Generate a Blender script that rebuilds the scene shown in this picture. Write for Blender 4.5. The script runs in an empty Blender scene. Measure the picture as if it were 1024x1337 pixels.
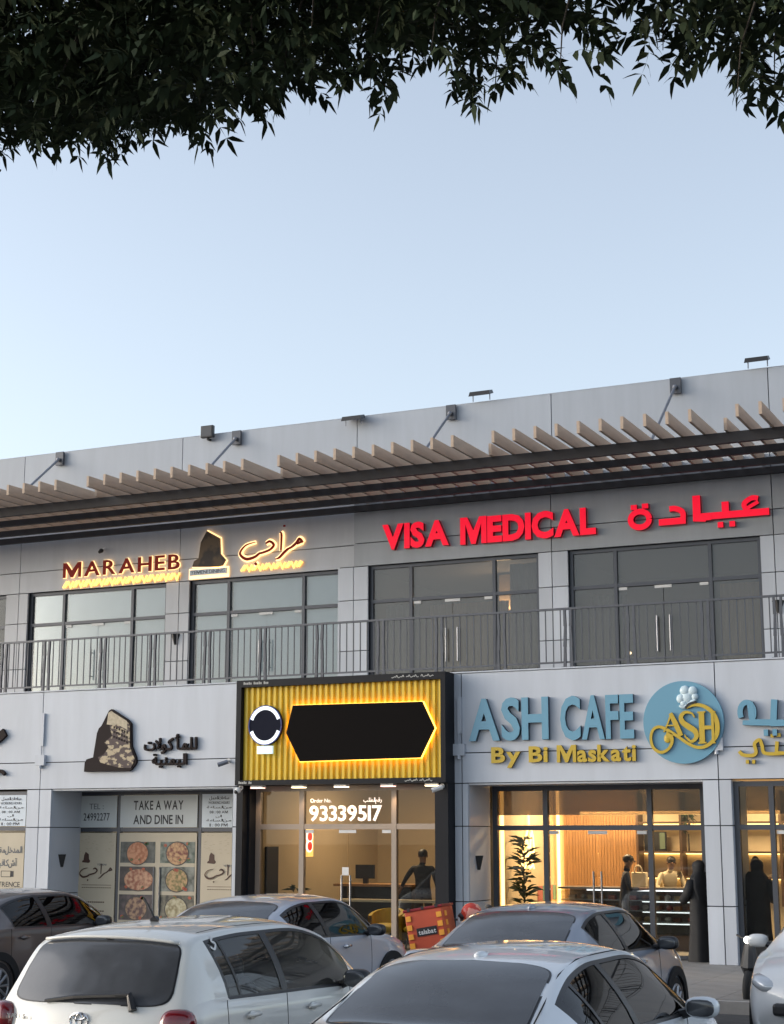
import bpy, bmesh, math, random
from mathutils import Vector, Matrix, Euler
from bpy_extras.object_utils import world_to_camera_view  # noqa
S = bpy.context.scene
COL = S.collection
R = math.radians
rnd = random.Random(7)

# ------------------------------------------------------------------ camera
cam = bpy.data.cameras.new('camera'); cam_o = bpy.data.objects.new('camera', cam); COL.objects.link(cam_o)
cam_o.location = (0, 0, 2.15)
cam_o.rotation_euler = Euler((R(90 + 11.32), 0, R(25.1)), 'XYZ')
cam.sensor_fit = 'VERTICAL'; cam.sensor_height = 24.0
cam.lens = 24.0 * 2110 / 1337
cam.clip_start = 0.1; cam.clip_end = 3000
S.camera = cam_o
# ------------------------------------------------------------------ sky, sun, exposure
SUN_EL, SUN_AZ = R(11.0), R(-112)        # azimuth from +Y, clockwise
w = bpy.data.worlds.new("World"); S.world = w; w.use_nodes = True
nt = w.node_tree; bg = nt.nodes['Background']
sky = nt.nodes.new('ShaderNodeTexSky'); sky.sky_type = 'NISHITA'; sky.sun_disc = False
sky.sun_elevation = SUN_EL; sky.sun_rotation = SUN_AZ; sky.altitude = 0
sky.air_density = 1.0; sky.dust_density = 2.2; sky.ozone_density = 2.2
hs = nt.nodes.new('ShaderNodeHueSaturation'); hs.inputs['Saturation'].default_value = 0.53
nt.links.new(sky.outputs[0], hs.inputs['Color']); nt.links.new(hs.outputs[0], bg.inputs[0])
bg.inputs[1].default_value = 0.15
sun = bpy.data.lights.new('sun', 'SUN'); sun.energy = 0.3; sun.angle = R(60); sun.color = (1.0, .95, .93)
sun_o = bpy.data.objects.new('sun', sun); COL.objects.link(sun_o)
d = Vector((math.sin(SUN_AZ) * math.cos(SUN_EL), math.cos(SUN_AZ) * math.cos(SUN_EL), math.sin(SUN_EL)))
sun_o.rotation_euler = d.to_track_quat('Z', 'Y').to_euler()
S.view_settings.view_transform = 'Standard'; S.view_settings.look = 'None'
S.view_settings.gamma = 1; S.view_settings.use_curve_mapping = False
S.view_settings.exposure = 1.36
S.cycles.max_bounces = 8; S.cycles.transparent_max_bounces = 16
S.cycles.use_denoising = True

# ------------------------------------------------------------------ materials
def M(name, col, rough=.6, metal=0, spec=.5, noise=0, nscale=4, bump=0, coat=0, emit=None, estr=0, stretch=None, rvar=0):
    m = bpy.data.materials.new(name); m.use_nodes = True
    t = m.node_tree; b = t.nodes['Principled BSDF']
    b.inputs['Base Color'].default_value = (*col, 1); b.inputs['Roughness'].default_value = rough
    b.inputs['Metallic'].default_value = metal; b.inputs['Specular IOR Level'].default_value = spec
    b.inputs['Coat Weight'].default_value = coat; b.inputs['Coat Roughness'].default_value = .04
    if emit:
        b.inputs['Emission Color'].default_value = (*emit, 1); b.inputs['Emission Strength'].default_value = estr
    if noise or bump or rvar:
        tc = t.nodes.new('ShaderNodeTexCoord'); mp = t.nodes.new('ShaderNodeMapping')
        if stretch: mp.inputs['Scale'].default_value = stretch
        t.links.new(tc.outputs['Object'], mp.inputs[0])
        nz = t.nodes.new('ShaderNodeTexNoise'); nz.inputs['Scale'].default_value = nscale
        nz.inputs['Detail'].default_value = 8; nz.inputs['Roughness'].default_value = .6
        t.links.new(mp.outputs[0], nz.inputs['Vector'])
        if noise:
            mr = t.nodes.new('ShaderNodeMapRange'); mr.inputs[1].default_value = .3; mr.inputs[2].default_value = .7
            mr.inputs[3].default_value = 1 - noise; mr.inputs[4].default_value = 1 + noise
            t.links.new(nz.outputs[0], mr.inputs[0])
            mx = t.nodes.new('ShaderNodeVectorMath'); mx.operation = 'SCALE'
            mx.inputs[0].default_value = col; t.links.new(mr.outputs[0], mx.inputs['Scale'])
            t.links.new(mx.outputs[0], b.inputs['Base Color'])
        if rvar:
            mr2 = t.nodes.new('ShaderNodeMapRange'); mr2.inputs[3].default_value = rough - rvar; mr2.inputs[4].default_value = rough + rvar
            t.links.new(nz.outputs[0], mr2.inputs[0]); t.links.new(mr2.outputs[0], b.inputs['Roughness'])
        if bump:
            bp = t.nodes.new('ShaderNodeBump'); bp.inputs['Strength'].default_value = bump; bp.inputs['Distance'].default_value = .02
            t.links.new(nz.outputs[0], bp.inputs['Height']); t.links.new(bp.outputs[0], b.inputs['Normal'])
    return m
def glass(name, tint, ior=1.5, rough=0.0, veil=0, vcol=(.5, .5, .5)):
    m = bpy.data.materials.new(name); m.use_nodes = True; t = m.node_tree
    t.nodes.remove(t.nodes['Principled BSDF']); out = t.nodes['Material Output']
    tr = t.nodes.new('ShaderNodeBsdfTransparent'); tr.inputs[0].default_value = (*tint, 1)
    gl = t.nodes.new('ShaderNodeBsdfGlossy'); gl.inputs['Roughness'].default_value = rough
    fr = t.nodes.new('ShaderNodeFresnel'); fr.inputs[0].default_value = ior
    mx = t.nodes.new('ShaderNodeMixShader')
    t.links.new(fr.outputs[0], mx.inputs[0]); t.links.new(gl.outputs[0], mx.inputs[2])
    src = tr.outputs[0]
    if veil:                                    # diffuse layer mixed into the clear pane
        df = t.nodes.new('ShaderNodeBsdfDiffuse'); df.inputs[0].default_value = (*vcol, 1)
        m2 = t.nodes.new('ShaderNodeMixShader'); m2.inputs[0].default_value = veil
        t.links.new(tr.outputs[0], m2.inputs[1]); t.links.new(df.outputs[0], m2.inputs[2]); src = m2.outputs[0]
    t.links.new(src, mx.inputs[1]); t.links.new(mx.outputs[0], out.inputs[0])
    return m
def two(name, c1, c2, scale=6, rough=.6, kind='noise', lo=.45, hi=.55, stretch=None):
    m = bpy.data.materials.new(name); m.use_nodes = True; t = m.node_tree; b = t.nodes['Principled BSDF']
    b.inputs['Roughness'].default_value = rough
    tc = t.nodes.new('ShaderNodeTexCoord'); mp = t.nodes.new('ShaderNodeMapping')
    if stretch: mp.inputs['Scale'].default_value = stretch
    t.links.new(tc.outputs['Object'], mp.inputs[0])
    n = t.nodes.new('ShaderNodeTexNoise' if kind == 'noise' else 'ShaderNodeTexVoronoi'); n.inputs['Scale'].default_value = scale
    t.links.new(mp.outputs[0], n.inputs['Vector'])
    cr = t.nodes.new('ShaderNodeValToRGB'); cr.color_ramp.elements[0].position = lo; cr.color_ramp.elements[1].position = hi
    cr.color_ramp.elements[0].color = (*c1, 1); cr.color_ramp.elements[1].color = (*c2, 1)
    t.links.new(n.outputs[0], cr.inputs[0]); t.links.new(cr.outputs[0], b.inputs['Base Color'])
    return m
m_panel = M('white composite panel', (.48, .51, .565), .42, noise=.06, nscale=1.6, rvar=.08, stretch=(2.2, 1, .3))
m_panel_up = M('upper composite panel', (.46, .475, .51), .42, noise=.07, nscale=1.6, rvar=.08, stretch=(2.2, 1, .3))
m_panel_dimmed = M('composite panel painted darker', (.34, .36, .39), .42, noise=.07, nscale=1.5, stretch=(2.2, 1, .3))  # fall-off in light towards the right, painted in as a greyer tone
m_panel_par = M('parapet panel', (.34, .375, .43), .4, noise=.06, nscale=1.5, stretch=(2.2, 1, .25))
m_back = M('dark joint backing', (.05, .055, .065), .9)  # plain dark backing behind the open panel joints
m_concrete = M('concrete', (.3, .29, .28), .85, noise=.1, nscale=6)
m_frame = M('anthracite window frame', (.075, .08, .095), .4, metal=.4)
m_bronze = M('beige lit shopfront frame', (.30, .25, .21), .4, metal=.3)
m_rail = M('dark grey railing paint', (.085, .09, .105), .45, metal=.3, noise=.1, nscale=20)
m_slat = M('tan painted slat', (.45, .34, .255), .65, noise=.10, nscale=5, stretch=(3, .5, 3))
m_beam = M('dark brown steel beam', (.026, .023, .025), .6, noise=.15, nscale=4)
m_rod = M('galvanised rod', (.22, .23, .26), .4, metal=.6)
m_black = M('black cladding', (.010, .011, .015), .5, spec=.2, noise=.1, nscale=3)
m_blk = M('black plastic', (.015, .015, .017), .45)
m_white = M('white plastic', (.6, .6, .6), .4)
m_steel = M('brushed steel', (.25, .25, .26), .38, metal=.85)
m_yel = M('yellow corrugated steel', (.74, .50, .04), .4, noise=.05, nscale=3)
m_glass = glass('shopfront glass', (.86, .87, .85), 1.45)
m_glass_up = glass('tinted balcony glass', (.93, .95, .96), 1.6, veil=.05)
m_glass_dk = glass('grey tinted balcony glass', (.75, .74, .73), 1.55, veil=.13, vcol=(.42, .42, .44))
m_red = M('red acrylic letter', (.52, .003, .014), .45, spec=.25, emit=(1, .006, .04), estr=.28)  # emission added to brighten the red of the letter faces
m_redside = M('dark red letter return', (.22, .006, .012), .4)
m_blue = M('sky blue acrylic', (.135, .31, .43), .35)
m_blueside = M('slate blue return', (.035, .07, .10), .4)
m_gold = M('gold acrylic', (.52, .36, .035), .35)
m_goldside = M('dark gold return', (.14, .09, .015), .4)
m_maroon = M('maroon letter face', (.26, .012, .006), .5, spec=.15)
m_halo = M('warm white led edge', (.9, .8, .6), .5, emit=(1, .58, .24), estr=.75)
m_halo2 = M('gold led chevron', (.9, .6, .2), .5, emit=(1, .58, .14), estr=.62)
m_rock = two('brown rock print', (.028, .02, .018), (.10, .065, .035), 3, .6)
m_rock2 = two('rock palace print', (.04, .02, .022), (.42, .34, .22), 9, .55, lo=.48, hi=.56, stretch=(1, 1, 1.6))
m_dkbrown = M('dark brown sign', (.014, .008, .009), .6, spec=.15)
m_ink = M('black ink', (.03, .03, .035), .6)
m_inkgrey = M('grey ink', (.12, .13, .15), .6)
m_whitefilm = M('white window film', (.50, .53, .54), .5, noise=.04, nscale=2)
m_paper = M('white paper sign', (.62, .68, .74), .6)
m_cream = M('cream film', (.50, .43, .32), .5, noise=.05, nscale=2)
m_brownink = M('brown ink', (.07, .03, .02), .6)
m_asphalt = M('asphalt', (.055, .055, .058), .9, noise=.25, nscale=8, bump=.3)
m_pave = M('paving concrete', (.26, .25, .24), .8, noise=.12, nscale=3)
m_line = M('road paint', (.6, .6, .58), .7, noise=.1, nscale=10)
m_warmwall = M('warm beige wall', (.50, .39, .25), .7, noise=.04, nscale=2)
m_creamwall = M('cream wall', (.62, .50, .33), .7, noise=.03, nscale=2)
m_wood = M('oak panel', (.36, .19, .075), .5, noise=.22, nscale=3, stretch=(14, 14, .5))
m_wooddk = M('dark walnut', (.08, .045, .025), .5, noise=.2, nscale=4, stretch=(.5, 10, 10))
m_ceil = M('grey ceiling', (.16, .15, .145), .8)
m_led = M('warm led strip', (1, .7, .4), .5, emit=(1, .60, .20), estr=2.2)
m_ledw = M('cool white led strip', (1, 1, 1), .5, emit=(.85, .93, 1.0), estr=.9)
m_lampw = M('warm white lamp', (1, .8, .6), .5, emit=(1, .74, .42), estr=2.2)
m_lampp = M('rosy lamp', (1, .6, .5), .5, emit=(1, .50, .40), estr=1.3)
m_num = M('lit number vinyl', (.9, .8, .7), .5, emit=(1, .80, .66), estr=.42)
m_blind = M('white roller blind', (.78, .84, .85), .7, noise=.03, nscale=2)
m_shade = M('grey screen blind', (.20, .185, .17), .8, noise=.05, nscale=5)
m_curtain = M('brown curtain', (.46, .33, .20), .8, noise=.15, nscale=3, stretch=(8, 1, .2))
m_greycurt = M('grey curtain', (.20, .20, .215), .8, noise=.15, nscale=3, stretch=(8, 1, .2))
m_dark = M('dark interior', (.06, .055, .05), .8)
m_skin = M('skin', (.22, .12, .075), .55)
m_hair = M('black hair', (.012, .01, .01), .5)
m_abaya = M('black abaya cloth', (.012, .012, .014), .75, noise=.2, nscale=6)
m_navy = M('navy shirt', (.02, .026, .045), .8)
m_shirtk = M('black shirt', (.018, .018, .02), .8)
m_creamcloth = M('cream shirt', (.62, .53, .38), .8)
m_jean = M('blue jeans', (.035, .05, .09), .85)
m_leafin = M('indoor plant leaf', (.035, .06, .025), .5)
m_bark = M('tree bark', (.05, .04, .03), .9, noise=.3, nscale=12, bump=.6, stretch=(1, 1, .3))
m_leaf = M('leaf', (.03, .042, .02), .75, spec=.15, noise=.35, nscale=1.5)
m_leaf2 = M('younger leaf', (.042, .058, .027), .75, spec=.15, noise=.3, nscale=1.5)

# ------------------------------------------------------------------ mesh helpers
class MB:
    def __init__(s): s.v = []; s.f = []; s.m = []
    def add(s, vs, fs, mi=0):
        o = len(s.v); s.v += [tuple(p) for p in vs]
        for f in fs: s.f.append(tuple(i + o for i in f)); s.m.append(mi)
        return s
    def box(s, x0, x1, y0, y1, z0, z1, mi=0):
        return s.add([(x0, y0, z0), (x1, y0, z0), (x1, y1, z0), (x0, y1, z0), (x0, y0, z1), (x1, y0, z1), (x1, y1, z1), (x0, y1, z1)],
                     [(0, 3, 2, 1), (4, 5, 6, 7), (0, 1, 5, 4), (1, 2, 6, 5), (2, 3, 7, 6), (3, 0, 4, 7)], mi)
    def tube(s, pts, r, n=8, mi=0, cap=True, sy=1.0):
        pts = [Vector(p) for p in pts]; rs = r if isinstance(r, (list, tuple)) else [r] * len(pts)
        rings = []; prev = None
        for i, p in enumerate(pts):
            t = (pts[min(i + 1, len(pts) - 1)] - pts[max(i - 1, 0)]).normalized()
            a = prev if prev is not None else (Vector((0, 0, 1)) if abs(t.z) < .9 else Vector((1, 0, 0)))
            u = (a - t * a.dot(t)).normalized(); prev = u; v = t.cross(u)
            rings.append([p + u * (rs[i] * math.cos(k * 2 * math.pi / n)) + v * (rs[i] * sy * math.sin(k * 2 * math.pi / n)) for k in range(n)])
        vs = [q for g in rings for q in g]; fs = []
        for i in range(len(pts) - 1):
            for k in range(n):
                fs.append((i * n + k, i * n + (k + 1) % n, (i + 1) * n + (k + 1) % n, (i + 1) * n + k))
        if cap: fs += [tuple(reversed(range(n))), tuple(range((len(pts) - 1) * n, len(pts) * n))]
        return s.add(vs, fs, mi)
    def prism(s, poly, y0, y1, mi=0, axis='y'):
        n = len(poly)
        P = (lambda a, b, c: (a, c, b)) if axis == 'y' else ((lambda a, b, c: (c, a, b)) if axis == 'x' else (lambda a, b, c: (a, b, c)))
        vs = [P(a, b, y0) for a, b in poly] + [P(a, b, y1) for a, b in poly]
        fs = [tuple(range(n)), tuple(reversed(range(n, 2 * n)))] + [(i, i + n, (i + 1) % n + n, (i + 1) % n) for i in range(n)]
        return s.add(vs, fs, mi)
    def ball(s, c, r, n=12, mi=0, pw=1.0):
        rx, ry, rz = r if isinstance(r, (tuple, list)) else (r, r, r); vs = []; fs = []; h = n // 2
        sg = lambda a: math.copysign(abs(a) ** pw, a)
        for i in range(h + 1):
            th = math.pi * i / h
            for k in range(n):
                ph = 2 * math.pi * k / n
                vs.append((c[0] + rx * sg(math.sin(th)) * sg(math.cos(ph)), c[1] + ry * sg(math.sin(th)) * sg(math.sin(ph)), c[2] + rz * sg(math.cos(th))))
        for i in range(h):
            for k in range(n): fs.append((i * n + k, (i + 1) * n + k, (i + 1) * n + (k + 1) % n, i * n + (k + 1) % n))
        return s.add(vs, fs, mi)
    def build(s, name, mats, root=None, loc=None, smooth=False, world=True, bevel=0):
        me = bpy.data.meshes.new(name)
        off = Vector((0, 0, 0))
        if root is not None and world: off = Vector(WLOC.get(root.name, (0, 0, 0)))
        if root is None and loc is not None: off = Vector(loc)
        me.from_pydata([tuple(Vector(p) - off) for p in s.v], [], s.f)
        mats = mats if isinstance(mats, (list, tuple)) else [mats]
        for m in mats: me.materials.append(m)
        if len(mats) > 1: me.polygons.foreach_set('material_index', s.m)
        bm = bmesh.new(); bm.from_mesh(me)
        bmesh.ops.remove_doubles(bm, verts=bm.verts, dist=1e-5) if smooth else None
        bmesh.ops.recalc_face_normals(bm, faces=bm.faces)
        if bevel:
            bmesh.ops.bevel(bm, geom=[e for e in bm.edges], offset=bevel, segments=2, profile=.5, affect='EDGES', clamp_overlap=True)
        bm.to_mesh(me); bm.free()
        if smooth: me.polygons.foreach_set('use_smooth', [True] * len(me.polygons))
        return link(name, me, root, off if root is None else None)
WLOC = {}
def link(name, data, root=None, loc=None):
    o = bpy.data.objects.new(name, data); COL.objects.link(o)
    if root is not None:
        o.parent = root; WLOC[o.name] = WLOC.get(root.name, (0, 0, 0))
    elif loc is not None: o.location = loc; WLOC[o.name] = tuple(loc)
    return o
def tag(o, label=None, cat=None, group=None, kind=None):
    if label: o['label'] = label
    if cat: o['category'] = cat
    if group: o['group'] = group
    if kind: o['kind'] = kind
    return o
def thing(name, loc, label, cat, group=None, rz=0):
    o = bpy.data.objects.new(name, None); COL.objects.link(o); o.location = loc; o.rotation_euler.z = rz
    o.empty_display_size = .2
    WLOC[o.name] = tuple(loc); return tag(o, label, cat, group)
def copy_tree(o, parent=None):
    c = o.copy(); COL.objects.link(c); c.parent = parent; WLOC[c.name] = WLOC.get(o.name, (0, 0, 0))
    for ch in [x for x in o.children]: copy_tree(ch, c)
    return c
def inst(o, name, parent=None, loc=None):
    c = bpy.data.objects.new(name, o.data); COL.objects.link(c)
    if parent: c.parent = parent
    if loc is not None: c.location = loc
    return c
def B(x0, x1, y0, y1, z0, z1): return MB().box(x0, x1, y0, y1, z0, z1)

# ------------------------------------------------------------------ ground
g = MB().box(-400, 400, -300, 600, -.3, 0).build('parking_lot', m_asphalt); tag(g, kind='structure')
k = B(-60, 30, 20.45, 20.62, -.05, .15).build('kerb', m_concrete); tag(k, kind='structure')
pv = MB().box(-60, 30, 20.62, 27.0, -.05, .146).build('pavement', m_back); tag(pv, kind='structure')
ptile = B(0, .792, 0, .592, 0, .008).build('paving_slab', m_pave, world=False); first = True
for i in range(22):
    for j in range(10):
        o = ptile if first else inst(ptile, 'paving_slab'); first = False
        o.parent = pv; o.location = (-19.6 + i * .8, 20.66 + j * .6, .146)
ln = MB()
for i in range(12): ln.box(-20.4 + i * 2.75, -20.3 + i * 2.75, 15.2, 20.2, .0, .004)
tag(ln.build('bay_marking', m_line), kind='structure')

# ------------------------------------------------------------------ building
BL = (-13, 26, 0)
bld = thing('commercial_building', BL, 'long two storey white panelled shop building with roof parapet and recessed balcony floor', 'building')
def variants(m):
    out = [m]
    for k, f in ((1, .93), (2, 1.05)):
        c = m.copy(); c.name = m.name + (' greyer' if k == 1 else ' cleaner')
        for nd in c.node_tree.nodes:
            if nd.type == 'VECT_MATH': nd.inputs[0].default_value = [q * f for q in nd.inputs[0].default_value]
        out.append(c)
    return out
PV = {}
def panel(x0, x1, z0, z1, y, th, m, name='facade_panel', g=.009):
    if m.name not in PV: PV[m.name] = variants(m)
    m = rnd.choice(PV[m.name])
    return B(x0 + g, x1 - g, y, y + th, z0 + g, z1 - g).build(name, m, bld)
XL, XR = -33.12, 3.0
J = [-19.755 + 4.453 * i for i in range(-3, 6)]           # lower joints
U = 30.7
UJ = [-24.17 + 4.475 * i for i in range(-2, 7)]
back = MB()
# fascia band  z 3.54..4.93 and 3.03..3.54 , backing behind
back.box(XL, XR, 26.03, 26.3, 3.035, 4.90)
back.box(XL, XR, 30.75, 31.0, 7.80, 11.08)
back.build('joint_backing', m_back, bld)
for i in range(len(J) - 1):
    panel(J[i], J[i + 1], 3.545, 4.92, 26.0, .03, m_panel)
    panel(J[i], J[i + 1], 3.03, 3.545, 26.0, .03, m_panel)
for i in range(len(UJ) - 1):
    a, b = UJ[i], UJ[i + 1]
    proud = a > -16
    if proud or b < -14.9:
        mm = m_panel_dimmed if proud else m_panel_up; yy = U - .15 if proud else U
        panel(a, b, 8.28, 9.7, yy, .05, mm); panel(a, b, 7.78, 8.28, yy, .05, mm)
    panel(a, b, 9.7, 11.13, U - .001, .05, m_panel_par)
panel(-15.22, -10.745 - .0, 8.28, 9.7, U - .15, .05, m_panel_dimmed) if False else None
B(XL, XR, 26.305, 30.69, 4.62, 4.905).build('balcony_slab', m_concrete, bld)
B(XL, XR, 25.985, 26.31, 4.922, 4.945).build('balcony_coping', m_panel, bld)
B(XL, XR, 30.702, 31.05, 11.125, 11.14).build('parapet_coping', m_panel_par, bld)
B(XL, XR, 31.0, 44.0, 9.4, 9.6).build('roof', m_concrete, bld)
B(XL, XR, 43.8, 44.0, 0, 9.4).build('rear_wall', m_panel, bld)
B(XL, XL + .2, 31.0, 43.8, 0, 9.4).build('side_wall', m_panel, bld); B(XR - .2, XR, 31.0, 43.8, 0, 9.4).build('side_wall', m_panel, bld)
B(XL, XR, 30.7, 43.8, 4.62, 4.9).build('floor_slab', m_concrete, bld)
# lower columns (between bays) : x ranges at the F plane
cols = [(-24.5, -24.0), (-20.06, -19.469), (-15.403, -15.161), (-10.993, -10.735), (-6.662, -6.19), (-2.2, -1.7)]
for a, b in cols:
    jx = min(J, key=lambda q: abs(q - (a + b) / 2)); dz = ((.15, 1.05), (1.05, 2.305), (2.305, 3.03))
    B(a + .03, b - .03, 26.02, 26.98, .15, 3.03).build('column_core', m_back, bld)
    for z0, z1 in dz:
        if a + .05 < jx < b - .05:
            panel(a, jx, z0, z1, 25.999, .025, m_panel); panel(jx, b, z0, z1, 25.999, .025, m_panel)
        else: panel(a, b, z0, z1, 25.999, .025, m_panel)
        B(b - .028, b, 26.03, 26.99, z0 + .008, z1 - .008).build('reveal_panel', m_panel, bld)
# soffits of the deep bays
B(-19.469, -15.403, 26.03, 27.0, 3.0, 3.028).build('soffit', m_panel_up, bld)
B(-10.735, -6.662, 26.03, 27.0, 3.0, 3.028).build('soffit', m_panel_up, bld)

# upper piers between balcony windows
upw = [(-23.9, -20.05, U), (-19.42, -15.6, U), (-14.87, -11.04, U - .15), (-10.40, -6.54, U - .15), (-28.3, -24.55, U), (-5.93, -2.1, U - .15)]
order = sorted(upw)
xs = XL
for a, b, y in order + [(XR, XR, U - .15)]:
    yy = U if xs < -16 else U - .15
    mm = m_panel_up if xs < -16 else m_panel
    js = [q for q in UJ if xs + .1 < q < a - .1][:1]
    edges = [xs] + js + [a]
    for e0, e1 in zip(edges, edges[1:]):
        for z0, z1 in ((4.9, 5.98), (5.98, 7.06), (7.06, 7.78)):
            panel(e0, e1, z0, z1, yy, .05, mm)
    B(xs + .02, a - .02, yy + .06, 31.0, 4.9, 7.8).build('pier_core', m_back, bld)
    xs = b
# partition rooms upstairs
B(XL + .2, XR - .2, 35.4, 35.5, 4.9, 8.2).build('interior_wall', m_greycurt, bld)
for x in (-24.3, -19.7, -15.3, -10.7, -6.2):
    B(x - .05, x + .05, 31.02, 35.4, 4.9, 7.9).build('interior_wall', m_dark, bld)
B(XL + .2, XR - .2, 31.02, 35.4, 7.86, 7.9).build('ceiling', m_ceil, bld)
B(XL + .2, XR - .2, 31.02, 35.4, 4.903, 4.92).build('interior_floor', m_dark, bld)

def window(x0, x1, z0, z1, y, mull, tr, fm, gm, doorbay=None, fw=.07, fd=.09, name='window', handles=None, hz=(.35, 1.15), hm=None, closers=True, pane_top=None):
    """framed glazing: outer frame, mullions, transom, one pane per opening"""
    f = MB()
    f.box(x0, x0 + fw, y, y + fd, z0, z1); f.box(x1 - fw, x1, y, y + fd, z0, z1)
    f.box(x0 + fw, x1 - fw, y + .002, y + fd - .002, z1 - fw, z1)
    f.box(x0 + fw, x1 - fw, y + .002, y + fd - .002, z0, z0 + .05)
    ed = [x0 + fw]
    for m in mull:
        f.box(m - fw / 2, m + fw / 2, y - .003, y + fd, z0 + .05, z1 - fw); ed += [m - fw / 2, m + fw / 2]
    ed.append(x1 - fw)
    f.box(x0 + fw, x1 - fw, y + .004, y + fd - .004, tr - fw / 2, tr + fw / 2)
    root = f.build(name, fm, bld)
    for i in range(0, len(ed), 2):
        a, b = ed[i], ed[i + 1]
        B(a, b, y + .04, y + .05, tr + fw / 2, z1 - fw).build('pane', pane_top or gm, root, world=True)
        if doorbay == i // 2:
            c = (a + b) / 2
            for da, db in ((a + .01, c - .006), (c + .006, b - .01)):
                B(da, db, y + .035, y + .047, z0 + .02, tr - fw / 2 - .012).build('door_leaf', gm, root)
            hx = handles if handles is not None else .09
            for sx in (-1, 1):
                t = MB(); t.tube([(c + sx * hx, y - .03, z0 + hz[0]), (c + sx * hx, y - .03, z0 + hz[1])], .018, 8)
                for zz in (hz[0] + .08, hz[1] - .08): t.tube([(c + sx * hx, y - .03, z0 + zz), (c + sx * hx, y + .035, z0 + zz)], .01, 6)
                t.build('door_handle', hm or m_steel, root)
            if closers:
                for cx0, ww in ((a + .02, .17), (c - .17, .34), (b - .19, .17)):
                    B(cx0, cx0 + ww, y + .02, y + .035, tr - fw / 2 - .065, tr - fw / 2 - .008).build('patch_fitting', m_white, root)
        else:
            B(a, b, y + .04, y + .05, z0 + .05, tr - fw / 2).build('pane', gm, root)
    return root
for a, b, y in upw:
    dk = a > -16; gm = m_glass_dk if dk else m_glass_up
    m1 = a + (.95 if dk else .97); m2 = b - (1.0 if dk else .96)
    window(a, b, 4.92, 7.78, y + .10, [m1, m2], 7.02, m_frame, gm, doorbay=1, handles=.13, hz=(.75, 1.45), hm=m_rod)
# blinds and curtains behind the balcony glass
def blind(x0, x1, z0, z1, y, m, name='roller_blind'):
    return B(x0, x1, y, y + .01, z0, z1).build(name, m, bld)
for a, b in ((-23.9, -20.05), (-19.42, -15.6), (-28.3, -24.55)):
    blind(a + .10, a + .92, 4.95, 7.7, 30.91, m_blind); blind(a + 1.02, b - 1.0, 4.95, 7.7, 30.93, m_blind); blind(b - .92, b - .1, 4.95, 7.7, 30.91, m_blind)
def curtain(x0, x1, z0, z1, y, m, name='curtain', amp=.03, per=.14):
    n = int((x1 - x0) / per * 4); mb = MB(); vs = []
    for i in range(n + 1):
        x = x0 + (x1 - x0) * i / n; yy = y + amp * math.sin(i * math.pi / 2 + .3 * math.sin(i)); vs += [(x, yy, z0), (x, yy, z1)]
    mb.add(vs, [(2 * i, 2 * i + 2, 2 * i + 3, 2 * i + 1) for i in range(n)]); o = mb.build(name, m, bld); return o
curtain(-14.75, -13.95, 4.95, 7.0, 31.2, m_greycurt); curtain(-13.8, -12.0, 4.95, 6.98, 31.4, m_curtain); curtain(-11.9, -11.1, 4.95, 7.7, 31.2, m_greycurt)
curtain(-7.5, -6.6, 5.2, 7.0, 31.2, m_curtain); curtain(-10.3, -9.5, 4.95, 6.98, 31.6, m_greycurt)
# sloping light seen in the right-hand balcony room, and a warm lit column next door
tag_l = MB().tube([(-10.25, 31.9, 5.98), (-9.7, 32.4, 5.86)], .025, 6).build('stair_light', m_lampw, bld)
B(-12.85, -12.5, 33.0, 33.3, 7.05, 7.8).build('lit_column', m_curtain, bld)
sp = bpy.data.lights.new('upper_room_lamp', 'POINT'); sp.energy = 24; sp.color = (1, .72, .42); sp.shadow_soft_size = .15
so = bpy.data.objects.new('upper_room_lamp', sp); COL.objects.link(so); so.location = (-12.7, 32.9, 6.9); so.parent = bld; so.matrix_parent_inverse = Matrix.Translation(-Vector(BL))

# ------------------------------------------------------------------ shop interiors (shell)
def room(x0, x1, y0, y1, wl, wb, fl, cl, zc=3.3):
    B(x0 - .1, x0, y0, y1, .0, zc).build('interior_wall', wl, bld)
    B(x1, x1 + .1, y0, y1, .0, zc).build('interior_wall', wl, bld)
    B(x0 - .1, x1 + .1, y1, y1 + .1, .0, zc).build('interior_wall', wb, bld)
    B(x0 - .1, x1 + .1, y0, y1, zc, zc + .05).build('ceiling', cl, bld)
    B(x0 - .1, x1 + .1, y0, y1, .1, .155).build('interior_floor', fl, bld)
room(-14.95, -11.25, 26.35, 31.2, m_warmwall, m_warmwall, m_pave, m_ceil)
room(-10.72, -1.9, 27.15, 30.3, m_creamwall, m_creamwall, m_pave, m_ceil)
room(-24.3, -15.3, 27.15, 30.0, m_warmwall, m_warmwall, m_pave, m_ceil)

# shopfronts
window(-19.63, -15.95, .15, 3.0, 27.0, [-18.57, -16.71], 2.26, m_frame, m_glass, doorbay=1, handles=.07, hz=(.5, 1.4), name='shopfront', closers=False)
B(-15.95, -15.2, 27.0, 27.1, .15, 3.0).build('infill_panel', m_panel, bld)
window(-10.69, -6.885, .15, 3.0, 27.0, [-9.707, -7.845], 2.28, m_frame, m_glass, doorbay=1, handles=.07, hz=(.5, 1.4), name='shopfront', fw=.085)
window(-6.185, -2.2, .15, 3.0, 26.1, [-5.59, -3.6], 2.28, m_frame, m_glass, doorbay=1, handles=.07, hz=(.5, 1.4), name='shopfront', fw=.08)
window(-24.0, -20.05, .15, 3.0, 26.1, [-22.9, -21.3], 2.28, m_frame, m_glass, doorbay=1, handles=.07, hz=(.5, 1.4), name='shopfront')
B(-6.885, -6.66, 27.0, 27.1, .15, 3.0).build('infill_panel', m_panel, bld)
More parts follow.
